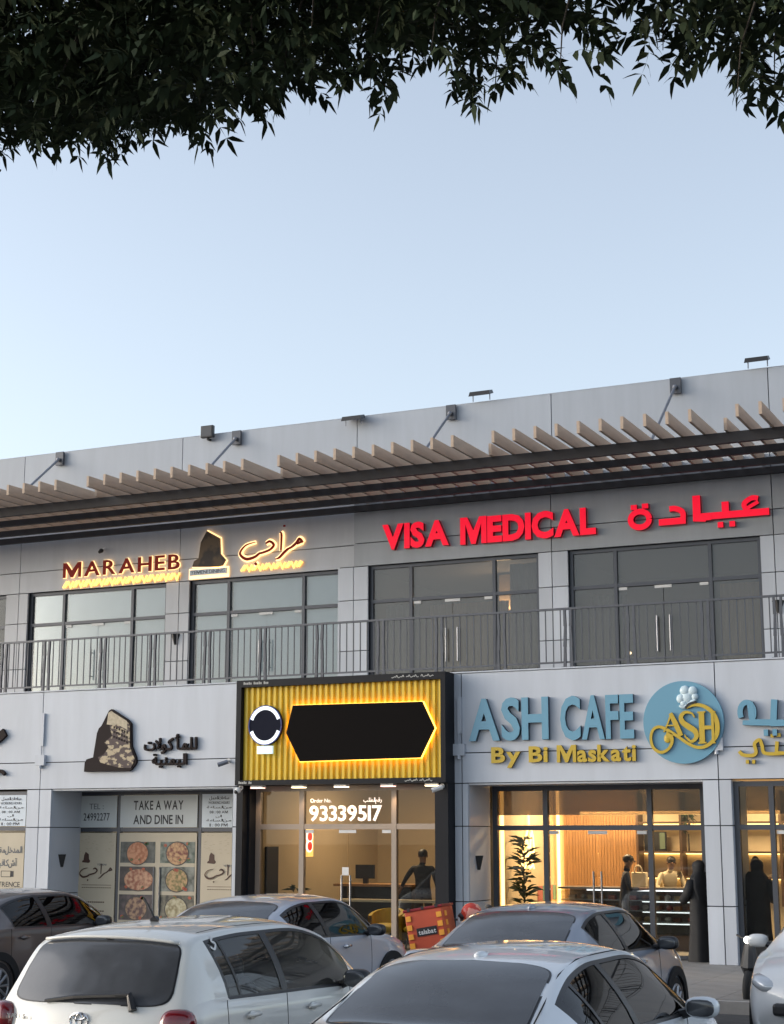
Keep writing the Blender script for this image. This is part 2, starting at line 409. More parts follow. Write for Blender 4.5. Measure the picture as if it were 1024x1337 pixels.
# shop 3 frame (beige) and black jambs
window(-14.98, -11.26, .15, 3.03, 26.12, [-14.035, -12.2], 2.305, m_bronze, m_glass, doorbay=1, handles=.085, hz=(.45, 1.31), name='shopfront', fw=.095)

# ------------------------------------------------------------------ pergola
pg = thing('pergola', (-13, 28.6, 8.95), 'tan slatted pergola on dark steel beams running along the whole balcony roofline', 'pergola')
for y in (27.65, 28.6, 29.6, 30.42):
    B(XL, XR, y, y + .10, 8.955, 9.15 if y < 28 else 9.085).build('beam', m_beam, pg)
pitch = 4.4575 / 11
P = MB().box(-.0275, .0275, 26.64, 30.55, 9.152, 9.375).build('slat', m_slat, pg)
Ps = MB().box(-.0275, .0275, 27.5, 30.55, 9.152, 9.375).build('slat', m_slat, pg)
fullu = shortu = True
x0s = -17.592 * 1.1008
for i in range(-32, 52):
    short = (i - 10) % 11 == 0
    x = x0s + i * pitch
    if x < XL or x > XR: continue
    src = Ps if short else P
    if short and shortu: o = Ps; shortu = False
    elif not short and fullu: o = P; fullu = False
    else: o = inst(src, 'slat', pg)
    o.location = (x + rnd.uniform(-.006, .006), 0, rnd.uniform(-.006, .006)); o.rotation_euler = (0, R(rnd.uniform(-.7, .7)) * 0, 0)
for x in (-23.09, -18.22, -12.96, -8.09, -3.0, -27.9):
    B(x - .11, x + .11, 30.6, 30.66, 10.80, 11.12).build('wall_plate', m_frame, pg)
    t = MB().tube([(x, 30.58, 10.93), (x, 28.5, 9.22)], .028, 8); t.ball((x, 30.56, 10.92), .05); t.build('tie_rod', m_rod, pg)

# ------------------------------------------------------------------ balcony railing
rl = thing('balcony_railing', (-13, 26.07, 4.945), 'dark grey metal balcony railing with thin upright bars along the first floor edge', 'railing')
B(XL, XR, 26.04, 26.09, 5.93, 5.965).build('top_rail', m_rail, rl)
B(XL, XR, 26.05, 26.08, 5.02, 5.05).build('bottom_rail', m_rail, rl)
pp = [-33.0 + 1.19 * i for i in range(8)] + [-22.0, -20.82, -19.77, -18.43, -17.28, -16.06, -14.86, -13.67, -12.43, -11.29, -10.11, -8.9, -7.79, -6.53, -5.34, -4.15, -2.96, -1.77, -.58, .61, 1.8]
pm = MB()
for s in (-1, 1):
    pts = [(s * .062, .0, 4.947), (s * .058, -.0, 5.3), (s * .048, -.0, 5.65), (s * .058, .0, 5.93)]
    for (a, b) in zip(pts, pts[1:]):
        pm.add([(a[0] - .027, .008, a[2]), (a[0] + .027, .008, a[2]), (a[0] + .022, .055, a[2]), (a[0] - .022, .055, a[2]),
                (b[0] - .018, .008, b[2]), (b[0] + .018, .008, b[2]), (b[0] + .018, .055, b[2]), (b[0] - .018, .055, b[2])],
               [(0, 1, 5, 4), (1, 2, 6, 5), (2, 3, 7, 6), (3, 0, 4, 7)])
pm.box(-.12, .12, -.0, .09, 4.946, 4.956)
pst = pm.build('post', m_rail, rl, world=False)
bal = MB().box(-.0085, .0085, -.008, .008, 0, .88).build('baluster', m_rail, rl, world=False)
zr0 = 4.945
for i, x in enumerate(pp):
    o = pst if i == 0 else inst(pst, 'post', rl)
    o.location = (x + 13, -.035, -zr0)
    if i < len(pp) - 1:
        wd = pp[i + 1] - x; n = 9 if wd > .9 else 6
        for q in range(1, n):
            o2 = bal if (i == 0 and q == 1) else inst(bal, 'baluster', rl)
            xx = x + wd * q / n
            o2.location = (xx + 13, 0, 5.05 - zr0)
            if abs(q - n / 2) > n / 2 - .6: pass

# ------------------------------------------------------------------ lettering
_glyph = {}
def glyph(ch, off=0.0, ext=.5, res=3):
    key = (ch, round(off, 4))
    if key in _glyph: return _glyph[key]
    c = bpy.data.curves.new('g', 'FONT'); c.body = ch; c.size = 1; c.offset = off; c.extrude = .5; c.resolution_u = res; c.fill_mode = 'BOTH'
    o = bpy.data.objects.new('g', c); COL.objects.link(o)
    dg = bpy.context.evaluated_depsgraph_get(); ev = o.evaluated_get(dg)
    me = bpy.data.meshes.new_from_object(ev, depsgraph=dg)
    bpy.data.objects.remove(o); bpy.data.curves.remove(c)
    vs = [tuple(v.co) for v in me.vertices]; fs = [tuple(p.vertices) for p in me.polygons]; nz = [p.normal.z for p in me.polygons]
    bpy.data.meshes.remove(me)
    if ch == 'M':
        a = .085 + off * 2; H = .7 + off; W = .80 + off; o0 = -off
        poly = [(o0, o0), (o0, H), (a * 1.35 + o0, H), (.4, .30 + off), (W - a * 1.35, H), (W, H), (W, o0), (W - a, o0), (W - a, H * .72), (.4 + a * .42, o0), (.4 - a * .42, o0), (a + o0, H * .72), (a + o0, o0)]
        mb = MB().prism(poly, -.5, .5, axis='z'); vs = mb.v; fs = mb.f; nz = [1 if i < 2 else 0 for i in range(len(fs))]
    _glyph[key] = (vs, fs, nz); return _glyph[key]
def adv(ch, off):
    vs = glyph(ch, off)[0]; return (min(v[0] for v in vs), max(v[0] for v in vs)) if vs else (0, .25)
def sign_text(root, s, x0, x1, z0, z1, y, depth, face, side=None, off=0.0, slope=0, name='letter', gap=.09, lay=None, one=False):
    """letters fitted into x0..x1, capital height z0..z1, front face at y (towards -Y)"""
    cur = 0; pos = []
    for ch in s:
        if ch == ' ': cur += .26; pos.append(None); continue
        a, b = adv(ch, off if lay is None else lay); pos.append(cur - a); cur += (b - a) + gap
    tot = cur - gap; sx = (x1 - x0) / tot
    H = .72 if any(c.isupper() or c.isdigit() for c in s) else max(v[1] for c in s if c != ' ' for v in glyph(c, off)[0])
    sz = (z1 - z0) / H
    mb = MB()
    for ch, p in zip(s, pos):
        if p is None: continue
        vs, fs, nz = glyph(ch, off)
        m2 = mb if one else MB(); o = len(m2.v)
        m2.v += [(x0 + (v[0] + p) * sx, y + (.5 - v[2]) * depth, z0 + v[1] * sz + slope * ((v[0] + p) * sx)) for v in vs]
        for f, n in zip(fs, nz): m2.f.append(tuple(i + o for i in f)); m2.m.append(0 if abs(n) > .5 else 1)
        if not one: m2.build(name, [face, side or face], root)
    if one:
        ob = mb.build(name, [face, side or face], root)
        return ob
def ribbon(mb, pts, w, y, depth, smooth=True, caps=True, n=6):
    """flat stroke of varying width through 2D points (x,z) extruded in y"""
    ws = w if isinstance(w, (list, tuple)) else [w] * len(pts)
    P = [Vector(p) for p in pts]; out = []; ow = []
    if smooth and len(P) > 2:
        for i in range(len(P) - 1):
            p0 = P[max(i - 1, 0)]; p1 = P[i]; p2 = P[i + 1]; p3 = P[min(i + 2, len(P) - 1)]
            for k in range(n):
                t = k / n
                out.append(.5 * ((2 * p1) + (p2 - p0) * t + (2 * p0 - 5 * p1 + 4 * p2 - p3) * t * t + (3 * p1 - p0 - 3 * p2 + p3) * t ** 3)); ow.append(ws[i] * (1 - t) + ws[i + 1] * t)
        out.append(P[-1]); ow.append(ws[-1])
    else: out = P; ow = ws
    L = []; Rr = []
    for i, p in enumerate(out):
        if 0 < i < len(out) - 1:
            d1 = (p - out[i - 1]).normalized(); d2 = (out[i + 1] - p).normalized(); t = (d1 + d2)
            t = t.normalized() if t.length > 1e-6 else d2
            c = max(.45, t.dot(d2))
        else:
            t = (out[min(i + 1, len(out) - 1)] - out[max(i - 1, 0)]).normalized(); c = 1
        nn = Vector((-t.y, t.x)); h = ow[i] / 2 / c
        L.append(p + nn * h); Rr.append(p - nn * h)
    k = len(out)
    vs = [(q.x, y, q.y) for q in L] + [(q.x, y, q.y) for q in Rr] + [(q.x, y + depth, q.y) for q in L] + [(q.x, y + depth, q.y) for q in Rr]
    o = len(mb.v); mb.v += vs
    def F(f, mi): mb.f.append(tuple(i + o for i in f)); mb.m.append(mi)
    for i in range(k - 1):
        F((i, i + 1, k + i + 1, k + i), 0); F((i, 2 * k + i, 2 * k + i + 1, i + 1), 1); F((k + i, k + i + 1, 3 * k + i + 1, 3 * k + i), 1)
    F((0, k, 3 * k, 2 * k), 1); F((k - 1, 3 * k - 1, 4 * k - 1, 2 * k - 1), 1)
    return mb
def strokes(root, data, ox, oz, sx, sz, y, depth, face, side, name='letter', wk=1.0, grow=0, smooth=True):
    """data: list of letters, each a list of (points, width[, smooth])"""
    for lj, let in enumerate(data):
        mb = MB()
        for i, st in enumerate(let):
            pts, wd = st[0], st[1]; sm = st[2] if len(st) > 2 else smooth
            ws = [q * wk + grow for q in wd] if isinstance(wd, (list, tuple)) else wd * wk + grow
            ribbon(mb, [(ox + p[0] * sx, oz + p[1] * sz) for p in pts], ws, y - i * .0012 - lj * .005, depth, sm)
        mb.build(name, [face, side], root)
def arcp(cx, cz, rx, rz, a0, a1, n=12): return [(cx + rx * math.cos(R(a0 + (a1 - a0) * i / n)), cz + rz * math.sin(R(a0 + (a1 - a0) * i / n))) for i in range(n + 1)]

# --- upper floor signs
def sgn(name, x, y, z, label, cat='sign', group=None): return thing(name, (x, y, z), label, cat, group)
s1 = sgn('illuminated_sign', -21.26, U, 7.82, 'backlit maroon MARAHEB letters with glowing chevrons above the left balcony window')
sign_text(s1, 'MARAHEB', -22.86, -19.66, 8.07, 8.42, U - .085, .035, m_maroon, m_maroon, off=.010, lay=.008, gap=.17)
sign_text(s1, 'MARAHEB', -22.86, -19.66, 8.07, 8.42, U - .05, .02, m_halo, m_halo, off=.034, lay=.008, gap=.17, name='led_edge')
def chevrons(root, x0, x1, z0, z1, n, y):
    wv = (x1 - x0) / n
    for i in range(n):
        a = x0 + i * wv; mb = MB()
        if i % 2 == 0: ribbon(mb, [(a, z0), (a + wv * .75, z1)], .045, y, .03, False); ribbon(mb, [(a + wv * .42, z0), (a + wv * 1.05, z1 - .02)], .03, y - .001, .03, False)
        else: ribbon(mb, [(a, z1), (a + wv * .5, z0), (a + wv, z1)], .04, y - .002, .03, False)
        mb.build('chevron', m_halo2, root)
chevrons(s1, -22.87, -19.66, 7.83, 7.98, 22, U - .06)
s2 = sgn('illuminated_sign', -18.88, U, 7.84, 'brown rock shaped sign with glowing edge above a small white YEMENI DINING plate')
rk = [(-19.30, 8.08), (-19.26, 8.20), (-19.14, 8.26), (-19.09, 8.62), (-18.94, 8.87), (-18.60, 8.68), (-18.58, 8.33), (-18.44, 8.18), (-18.52, 8.06), (-18.62, 8.035)]
MB().prism(rk, U - .10, U - .05).build('rock_face', m_rock, s2)
def grow(poly, g):
    cx = sum(p[0] for p in poly) / len(poly); cz = sum(p[1] for p in poly) / len(poly)
    return [(cx + (p[0] - cx) * (1 + g / max(.05, math.hypot(p[0] - cx, p[1] - cz))), cz + (p[1] - cz) * (1 + g / max(.05, math.hypot(p[0] - cx, p[1] - cz)))) for p in poly]
MB().prism(grow(rk, .035), U - .05, U - .03).build('led_edge', m_halo, s2)
B(-19.41, -18.37, U - .05, U - .03, 7.80, 8.04).build('led_edge', m_halo, s2)
B(-19.37, -18.41, U - .09, U - .051, 7.88, 8.005).build('name_plate', m_paper, s2)
sign_text(s2, 'YEMENI DINING', -19.34, -18.45, 7.905, 7.985, U - .094, .003, m_inkgrey, off=.0, name='lettering', one=True)
# Arabic word in calligraphy (meem, ra, alef, hah, beh)
s3 = sgn('illuminated_sign', -17.3, U, 7.92, 'backlit maroon Arabic calligraphy with glowing chevrons above the second balcony window')
AR = [
    [([(1.58, .36), (1.50, .44), (1.42, .36), (1.30, .28), (1.18, .24)], [.05, .07, .06, .05, .04]), ([(1.56, .38), (1.44, .34)], .05),
     ([(1.22, .25), (1.12, .18), (1.0, .08), (.90, .05)], [.05, .06, .05, .015])],
    [([(1.02, .62), (1.05, .55), (1.04, .22)], [.03, .05, .035], True)],
    [([(.66, .40), (.76, .44), (.86, .36), (.78, .27), (.62, .22), (.50, .20)], [.03, .06, .06, .05, .05, .05])],
    [([(.50, .20), (.38, .13), (.18, .10), (.04, .18), (.02, .27), (.16, .40), (.40, .45)], [.05, .06, .075, .06, .04, .03, .012]),
     ([(.40, .0), (.44, -.04)], .06)],
    [([(1.105, .74), (1.15, .74)], .045)],
]
strokes(s3, AR, -18.08, 8.05, 1.0, 1.05, U - .085, .03, m_maroon, m_maroon, wk=.9)
strokes(s3, AR[:4], -18.08, 8.05, 1.0, 1.05, U - .05, .02, m_halo, m_halo, name='led_edge', grow=.065)
chevrons(s3, -18.06, -16.52, 7.90, 8.03, 11, U - .06)

UV = U - .15
s4 = sgn('channel_letter_sign', -12.1, UV, 8.1, 'large red VISA MEDICAL capitals on the darker upper wall')
sign_text(s4, 'VISA', -14.49, -12.955, 8.105, 8.61, UV - .11, .10, m_red, m_redside, off=.048, gap=.02)
sign_text(s4, 'MEDICAL', -12.70, -9.765, 8.085, 8.60, UV - .11, .10, m_red, m_redside, off=.048, gap=.02)
s5 = sgn('channel_letter_sign', -7.7, UV, 8.05, 'large red block Arabic letters on the darker wall right of the VISA MEDICAL letters')
w_ = .135
IY = [  # 0..2.82 wide ; baseline ~.08
    [([(2.62, .43), (2.50, .45), (2.36, .36), (2.36, .26), (2.46, .14)], .10), ([(2.82, .14), (2.0, .14)], w_, False), ([(2.62, .36), (2.42, .25)], .07)],
    [([(1.98, .42), (1.98, .10)], .14, False), ([(2.1, .141), (1.45, .141)], w_, False), ([(1.82, -.06), (1.93, -.06)], .11, False), ([(2.05, -.06), (2.16, -.06)], .11, False)],
    [([(1.42, .60), (1.42, .13), (1.60, .11)], .155, False), ([(1.40, .12), (1.7, .12)], .12, False)],
    [([(.88, .36), (1.0, .36), (1.14, .27), (1.14, .10)], .11), ([(.66, .09), (1.2, .09)], .13, False)],
    [(arcp(.28, .19, .19, .17, 0, 360, 20), .115), ([(.10, .46), (.23, .46)], .10, False), ([(.33, .47), (.46, .47)], .10, False)],
]
strokes(s5, IY, -9.13, 8.09, 1.0, .93, UV - .11, .10, m_red, m_redside)

# --- fascia signs
FY = 26.0
s6 = sgn('channel_letter_sign', -9.2, FY, 3.72, 'sky blue raised ASH CAFE letters on the white fascia')
sign_text(s6, 'ASH', -10.68, -9.23, 3.765, 4.46, FY - .09, .085, m_blue, m_blueside, off=.030, gap=.04)
sign_text(s6, 'CAFE', -9.02, -7.745, 3.745, 4.45, FY - .09, .085, m_blue, m_blueside, off=.030, gap=.04)
s7 = sgn('channel_letter_sign', -9.0, FY, 3.3, 'small gold raised By Bi Maskati letters under the blue cafe name')
sign_text(s7, 'By', -10.28, -9.75, 3.37, 3.63, FY - .07, .06, m_gold, m_goldside, off=.032, gap=.04)
sign_text(s7, 'Bi', -9.60, -9.26, 3.37, 3.63, FY - .07, .06, m_gold, m_goldside, off=.032, gap=.04)
sign_text(s7, 'Maskati', -9.10, -7.73, 3.36, 3.63, FY - .07, .06, m_gold, m_goldside, off=.032, gap=.04)
s8 = sgn('round_logo_sign', -6.92, FY, 3.28, 'round blue ASH sign with gold letters and a white chef hat')
cx, cz = -6.92, 3.955
mb = MB().prism(arcp(cx, cz, .665, .668, 0, 360, 64)[:-1], FY - .085, FY - .01); mb.build('disc', [m_blue], s8)
def lg(x, z): return (-7.60 + x * .00255 * .5185, 4.615 - z * .00255 * .5185)     # local design grid, 1000 units wide
def G(pts): return [((-7.585 + (p[0] - 50) * .002345), (4.625 - (p[1] - 40) * .002320)) for p in pts]
gold = MB()
ribbon(gold, G([(365, 235), (420, 212), (490, 225), (550, 275), (575, 350), (565, 430), (510, 490), (440, 508), (370, 480), (300, 430), (230, 385), (170, 358), (125, 375), (105, 430), (120, 500), (170, 535), (225, 515), (255, 465), (245, 420), (215, 408)]),
       [.02, .05, .06, .07, .08, .07, .055, .05, .05, .05, .055, .05, .045, .045, .05, .05, .045, .05, .08, .06], FY - .125, .035)
gold.ball((G([(222, 440)])[0][0], FY - .108, G([(222, 440)])[0][1]), (.06, .016, .075)); gold.build('letter', [m_gold, m_goldside], s8)
a_ = MB(); ribbon(a_, G([(255, 270), (225, 345), (200, 395)]), [.03, .025, .02], FY - .128, .035); ribbon(a_, G([(250, 265), (285, 340), (320, 425)]), [.06, .085, .08], FY - .1275, .035); ribbon(a_, G([(215, 350), (290, 352)]), .022, FY - .129, .035, False)
a_.build('letter', [m_gold, m_goldside], s8)
b_ = MB(); ribbon(b_, G([(420, 300), (400, 270), (355, 262), (325, 290), (335, 330), (380, 365), (420, 395), (428, 435), (395, 465), (360, 440), (345, 415)]), [.015, .03, .05, .07, .085, .095, .09, .07, .045, .03, .012], FY - .13, .035)
b_.build('letter', [m_gold, m_goldside], s8)
c_ = MB()
ribbon(c_, G([(468, 262), (468, 480)]), .09, FY - .1265, .035, False); ribbon(c_, G([(440, 265), (497, 263)]), .025, FY - .1285, .035, False); ribbon(c_, G([(440, 478), (497, 476)]), .025, FY - .1287, .035, False)
ribbon(c_, G([(544, 262), (544, 478)]), .045, FY - .1296, .035, False); ribbon(c_, G([(485, 371), (548, 371)]), .06, FY - .1299, .035, False); ribbon(c_, G([(525, 264), (566, 264)]), .022, FY - .1303, .035, False); ribbon(c_, G([(525, 477), (560, 477)]), .022, FY - .1306, .035, False)
c_.build('letter', [m_gold, m_goldside], s8)
m_hat = M('pale hat', (.50, .62, .68), .5)
h_ = MB()
for p, r in (((325, 165), .075), ((355, 110), .085), ((410, 115), .08), ((425, 155), .06), ((370, 160), .10), ((345, 200), .06)):
    q = G([p])[0]; h_.ball((q[0], FY - .10, q[1]), (r, .04, r))
ribbon(h_, G([(320, 210), (350, 225), (430, 175)]), .05, FY - .13, .04); h_.build('chef_hat', m_hat, s8, smooth=True)
hb = MB(); ribbon(hb, G([(358, 232), (385, 205), (435, 192)]), .035, FY - .135, .03); hb.build('hat_band', m_blk, s8)
# Arabic side of the cafe sign (cut by the picture edge; continues beyond it)
s9 = sgn('channel_letter_sign', -5.0, FY, 3.66, 'sky blue raised Arabic letters right of the round blue sign')
AC = [[(arcp(-5.875, 4.08, .11, .16, -60, 210, 14), .085), ([(-5.82, 4.24), (-5.79, 3.92), (-5.3, 3.90)], .10, False), ([(-5.95, 3.92), (-5.6, 3.90)], .075, False)],
      [([(-5.43, 4.27), (-5.46, 3.92)], .10, False), ([(-5.5, 3.895), (-5.0, 3.895)], .095, False), ([(-5.62, 3.75), (-5.55, 3.75)], .10, False), ([(-5.48, 3.75), (-5.41, 3.75)], .10, False)],
      [([(-5.05, 4.0), (-5.0, 4.2), (-4.85, 4.28), (-4.72, 4.15), (-4.8, 3.95), (-5.05, 3.895)], .09), ([(-4.92, 4.42), (-4.85, 4.42)], .09, False)],
      [([(-4.55, 4.5), (-4.55, 3.9), (-4.2, 3.9)], .10, False)]]
strokes(s9, AC, 0, 0, 1, 1, FY - .09, .085, m_blue, m_blueside)
s10 = sgn('channel_letter_sign', -5.0, FY, 3.25, 'gold raised Arabic letters under the blue Arabic cafe name at the right edge')
AC2 = [[([(-6.03, 3.47), (-5.97, 3.41), (-5.82, 3.40), (-5.76, 3.45), (-5.78, 3.58), (-5.70, 3.64), (-5.66, 3.55), (-5.62, 3.43), (-5.35, 3.42)], .055), ([(-5.93, 3.30), (-5.88, 3.30)], .06, False), ([(-5.83, 3.30), (-5.78, 3.30)], .06, False)],
       [([(-5.42, 3.61), (-5.44, 3.43), (-5.2, 3.42)], .055, False), ([(-5.52, 3.70), (-5.47, 3.70)], .055, False), ([(-5.42, 3.71), (-5.36, 3.71)], .055, False)],
       [([(-5.22, 3.68), (-5.24, 3.42), (-4.9, 3.42)], .055, False)]]
strokes(s10, AC2, 0, 0, 1, 1, FY - .07, .06, m_gold, m_goldside)

s11 = sgn('rock_palace_sign', -18.05, FY, 3.34, 'brown and cream cut out sign of a rock tower on the left white fascia')
rk2 = [(-18.68, 3.35), (-18.67, 3.52), (-18.63, 3.585), (-18.48, 3.62), (-18.41, 4.08), (-18.37, 4.17), (-18.31, 4.22), (-18.15, 4.50), (-18.09, 4.53), (-17.70, 4.31), (-17.635, 4.24), (-17.61, 3.82), (-17.50, 3.60), (-17.49, 3.50), (-17.60, 3.37), (-17.66, 3.345)]
MB().prism(rk2, FY - .07, FY - .01).build('backing', [m_dkbrown], s11)
rk3 = [(-18.16, 4.44), (-18.09, 4.49), (-17.72, 4.28), (-17.66, 4.22), (-17.64, 3.80), (-17.52, 3.57), (-17.60, 3.40), (-17.9, 3.42), (-18.3, 3.52), (-18.36, 3.62), (-18.24, 3.66), (-18.12, 3.80), (-18.22, 3.90), (-18.05, 4.02), (-18.10, 4.15)]
MB().prism(rk3, FY - .08, FY - .071).build('palace_print', m_rock2, s11)
MB().prism([(-18.18, 4.24), (-18.15, 4.46), (-18.09, 4.49), (-17.72, 4.29), (-17.70, 4.12), (-17.95, 4.24), (-18.02, 4.22)], FY - .084, FY - .0801).build('palace_top', M('cream print', (.45, .38, .27), .6, noise=.2, nscale=15), s11)
wn = MB()
for i in range(6):
    for j in range(3): wn.box(-18.02 + i * .06, -17.99 + i * .06, FY - .087, FY - .0845, 4.16 - i * .022 - j * .09, 4.20 - i * .022 - j * .09)
tag(wn.build('window_print', m_dkbrown, s11), kind='stuff')
# two-line Arabic (lil-ma'kulat / al-yamaniyya)
s12 = sgn('channel_letter_sign', -16.76, FY, 3.38, 'two lines of dark brown Arabic letters beside the rock tower sign')
def ar_text(root, units, x0, x1, z0, y, depth, size, m, off=.02, name='letter'):
    """join isolated/initial/medial/final forms right-to-left, each its own mesh"""
    tot = 0; items = []
    for ch in reversed(units):
        a, b = adv(ch, off); items.append((ch, a, b))
    tot = sum(b - a for _, a, b in items) - .0 * len(items)
    sx = (x1 - x0) / tot; cur = 0
    for i, (ch, a, b) in enumerate(items):
        vs, fs, nz = glyph(ch, off); m2 = MB()
        m2.v = [(x0 + (cur + (v[0] - a)) * sx * 1.03 - .002, y + (.5 - v[2]) * depth - i * .0007, z0 + v[1] * size) for v in vs]; m2.f = list(fs); m2.m = [0] * len(fs)
        m2.build(name, m, root); cur += b - a
ar_text(s12, ['\uFEDF', '\uFEE0', '\uFEE4', '\uFE84', '\uFEDB', '\uFEEE', '\uFEFB', '\uFE95'], -17.34, -16.20, 3.73, FY - .06, .05, .30, m_dkbrown, .03)
ar_text(s12, ['\uFE8D', '\uFEDF', '\uFEF4', '\uFEE4', '\uFEE8', '\uFEF4', '\uFE94'], -17.15, -16.40, 3.455, FY - .06, .05, .27, m_dkbrown, .03)
s13 = sgn('channel_letter_sign', -20.9, FY, 3.3, 'dark brown rounded sign end at the far left edge of the fascia')
mb = MB(); ribbon(mb, [(-21.6, 3.9), (-21.2, 4.0), (-20.85, 4.02), (-20.62, 4.16)], [.1, .12, .2, .16], FY - .07, .06); mb.build('letter', m_dkbrown, s13)
mb = MB(); ribbon(mb, [(-21.4, 3.33), (-20.95, 3.33), (-20.7, 3.40), (-20.58, 3.33)], .06, FY - .07, .06); mb.build('letter', m_dkbrown, s13)

# ------------------------------------------------------------------ the yellow signboard shop
sb = thing('yellow_signboard', (-13.05, 25.6, 3.03), 'black framed yellow corrugated signboard with glowing hexagonal plate above the middle shop', 'signboard')
fr = MB()
fr.box(-15.13, -10.985, 25.60, 26.0, 4.80, 4.925); fr.box(-15.13, -10.985, 25.60, 26.0, 3.035, 3.125)
fr.box(-15.13, -15.03, 25.602, 26.0, 3.125, 4.80); fr.box(-11.075, -10.985, 25.602, 26.0, 3.125, 4.80)
fr.build('frame', m_black, sb)
cr = MB(); n = 34; vs = []; x0, x1 = -15.03, -11.075
prof = [(0, 0), (.32, 0), (.46, .045), (.86, .045), (1, 0)]
pts = []
for i in range(n):
    for t, dy in prof[:-1]: pts.append((x0 + (x1 - x0) * (i + t) / n, 25.72 - dy))
pts.append((x1, 25.72))
for x, y in pts: vs += [(x, y, 3.125), (x, y, 4.80)]
cr.add(vs, [(2 * i, 2 * i + 2, 2 * i + 3, 2 * i + 1) for i in range(len(pts) - 1)]); cr.build('corrugated_sheet', m_yel, sb)
hx = [(-13.80, 3.44), (-11.46, 3.46), (-11.19, 3.96), (-11.42, 4.42), (-13.95, 4.44), (-14.08, 3.95)]
MB().prism(hx, 25.585, 25.63).build('name_plate', M('dark plate', (.006, .005, .005), .75, spec=.06), sb)
MB().prism(grow(hx, .022), 25.631, 25.65).build('led_edge', M('amber led edge', (1, .6, .2), .5, emit=(1, .50, .07), estr=2.0), sb)
bd = MB().prism(arcp(-14.52, 4.10, .345, .36, 0, 360, 40)[:-1], 25.60, 25.66); bd.build('badge', M('dark navy badge', (.008, .010, .022), .7, spec=.1), sb)
bd = MB(); ribbon(bd, arcp(-14.52, 4.10, .30, .315, 20, 160, 16), .075, 25.592, .01); ribbon(bd, arcp(-14.52, 4.10, .30, .315, 200, 340, 16), .075, 25.592, .01)
bd.build('badge_ring', M('lit white ring', (.9, .95, 1), .5, emit=(.85, .93, 1), estr=.38), sb)
bd = MB(); ribbon(bd, arcp(-14.52, 4.10, .335, .35, 0, 358, 30), .018, 25.59, .01); bd.build('badge_rim', M('dark blue rim', (.03, .06, .25), .5), sb)
B(-14.68, -14.37, 25.60, 25.65, 3.59, 3.73).build('badge_tag', M('lit pale tag', (.6, .8, .9), .5, emit=(.6, .85, 1), estr=.25), sb)
m_mut = M('frame print', (.42, .42, .40), .6)
for x0, x1, z in ((-14.98, -14.45, 4.845), (-15.05, -14.75, 3.06)):
    mb = MB(); n = int((x1 - x0) / .035); 
    for i in range(n):
        if i % 6 == 5: continue
        mb.box(x0 + i * .035, x0 + i * .035 + .024, 25.596, 25.5995, z, z + .035 + .012 * (i % 3 == 0))
    tag(mb.build('small_print', m_mut, sb), kind='stuff')
for x0, x1, z in ((-12.0, -11.15, 4.845), (-11.75, -11.2, 3.06)):
    mb = MB(); n = int((x1 - x0) / .04)
    for i in range(n):
        if i % 7 == 6: continue
        ribbon(mb, [(x0 + i * .04, z + .012), (x0 + i * .04 + .02, z + .004 + .02 * (i % 3)), (x0 + i * .04 + .038, z + .014)], .012, 25.596, .003)
    tag(mb.build('small_print', m_mut, sb), kind='stuff')
# black jambs below
B(-15.16, -15.03, 25.72, 26.3, .15, 3.034).build('jamb', m_black, sb); B(-11.24, -10.995, 25.72, 26.3, .15, 3.034).build('jamb', m_black, sb)
B(-15.03, -14.985, 25.9, 26.3, .15, 3.034).build('jamb', m_black, sb)
for i, x in enumerate((-14.72, -13.88, -13.03, -12.12, -11.28)):
    lm = m_lampp if i in (0, 3) else m_lampw
    l = thing('downlight', (x, 25.72, 3.0), ['rosy linear downlight at the left end under the yellow signboard', 'warm linear downlight second from left under the yellow signboard', 'warm linear downlight in the middle under the yellow signboard',
        'rosy linear downlight second from right under the yellow signboard', 'warm linear downlight at the right end under the yellow signboard'][i], 'light', 'downlights under the yellow signboard')
    B(x - .12, x + .12, 25.66, 25.80, 2.995, 3.033).build('housing', m_white, l); B(x - .115, x + .115, 25.655, 25.79, 2.98, 2.994).build('lens', lm, l)
    la = bpy.data.lights.new('downlight_lamp', 'SPOT'); la.energy = 8; la.color = (1, .66, .36); la.spot_size = R(95); la.spot_blend = .8; la.shadow_soft_size = .05
    lo = bpy.data.objects.new('downlight_lamp', la); COL.objects.link(lo); lo.parent = l; lo.location = (0, .22, -.05); lo.rotation_euler = (R(12), 0, 0)
s14 = sgn('window_number_sign', -13.1, 26.1, 2.4, 'glowing white phone number 93339517 on the glass under the yellow signboard')
sign_text(s14, '93339517', -13.86, -12.42, 2.41, 2.68, 26.09, .015, m_num, off=.018, gap=.07)
sign_text(s14, 'Order No.', -13.84, -13.42, 2.73, 2.80, 26.09, .008, m_num, off=.004, name='lettering', one=True)
ar_text(s14, ['\uFEAD', '\uFED7', '\uFEE2', '\uFE8D', '\uFEDF', '\uFEC4', '\uFEE0', '\uFE90'], -12.78, -12.43, 2.735, 26.09, .008, .10, m_num, .015, name='lettering')

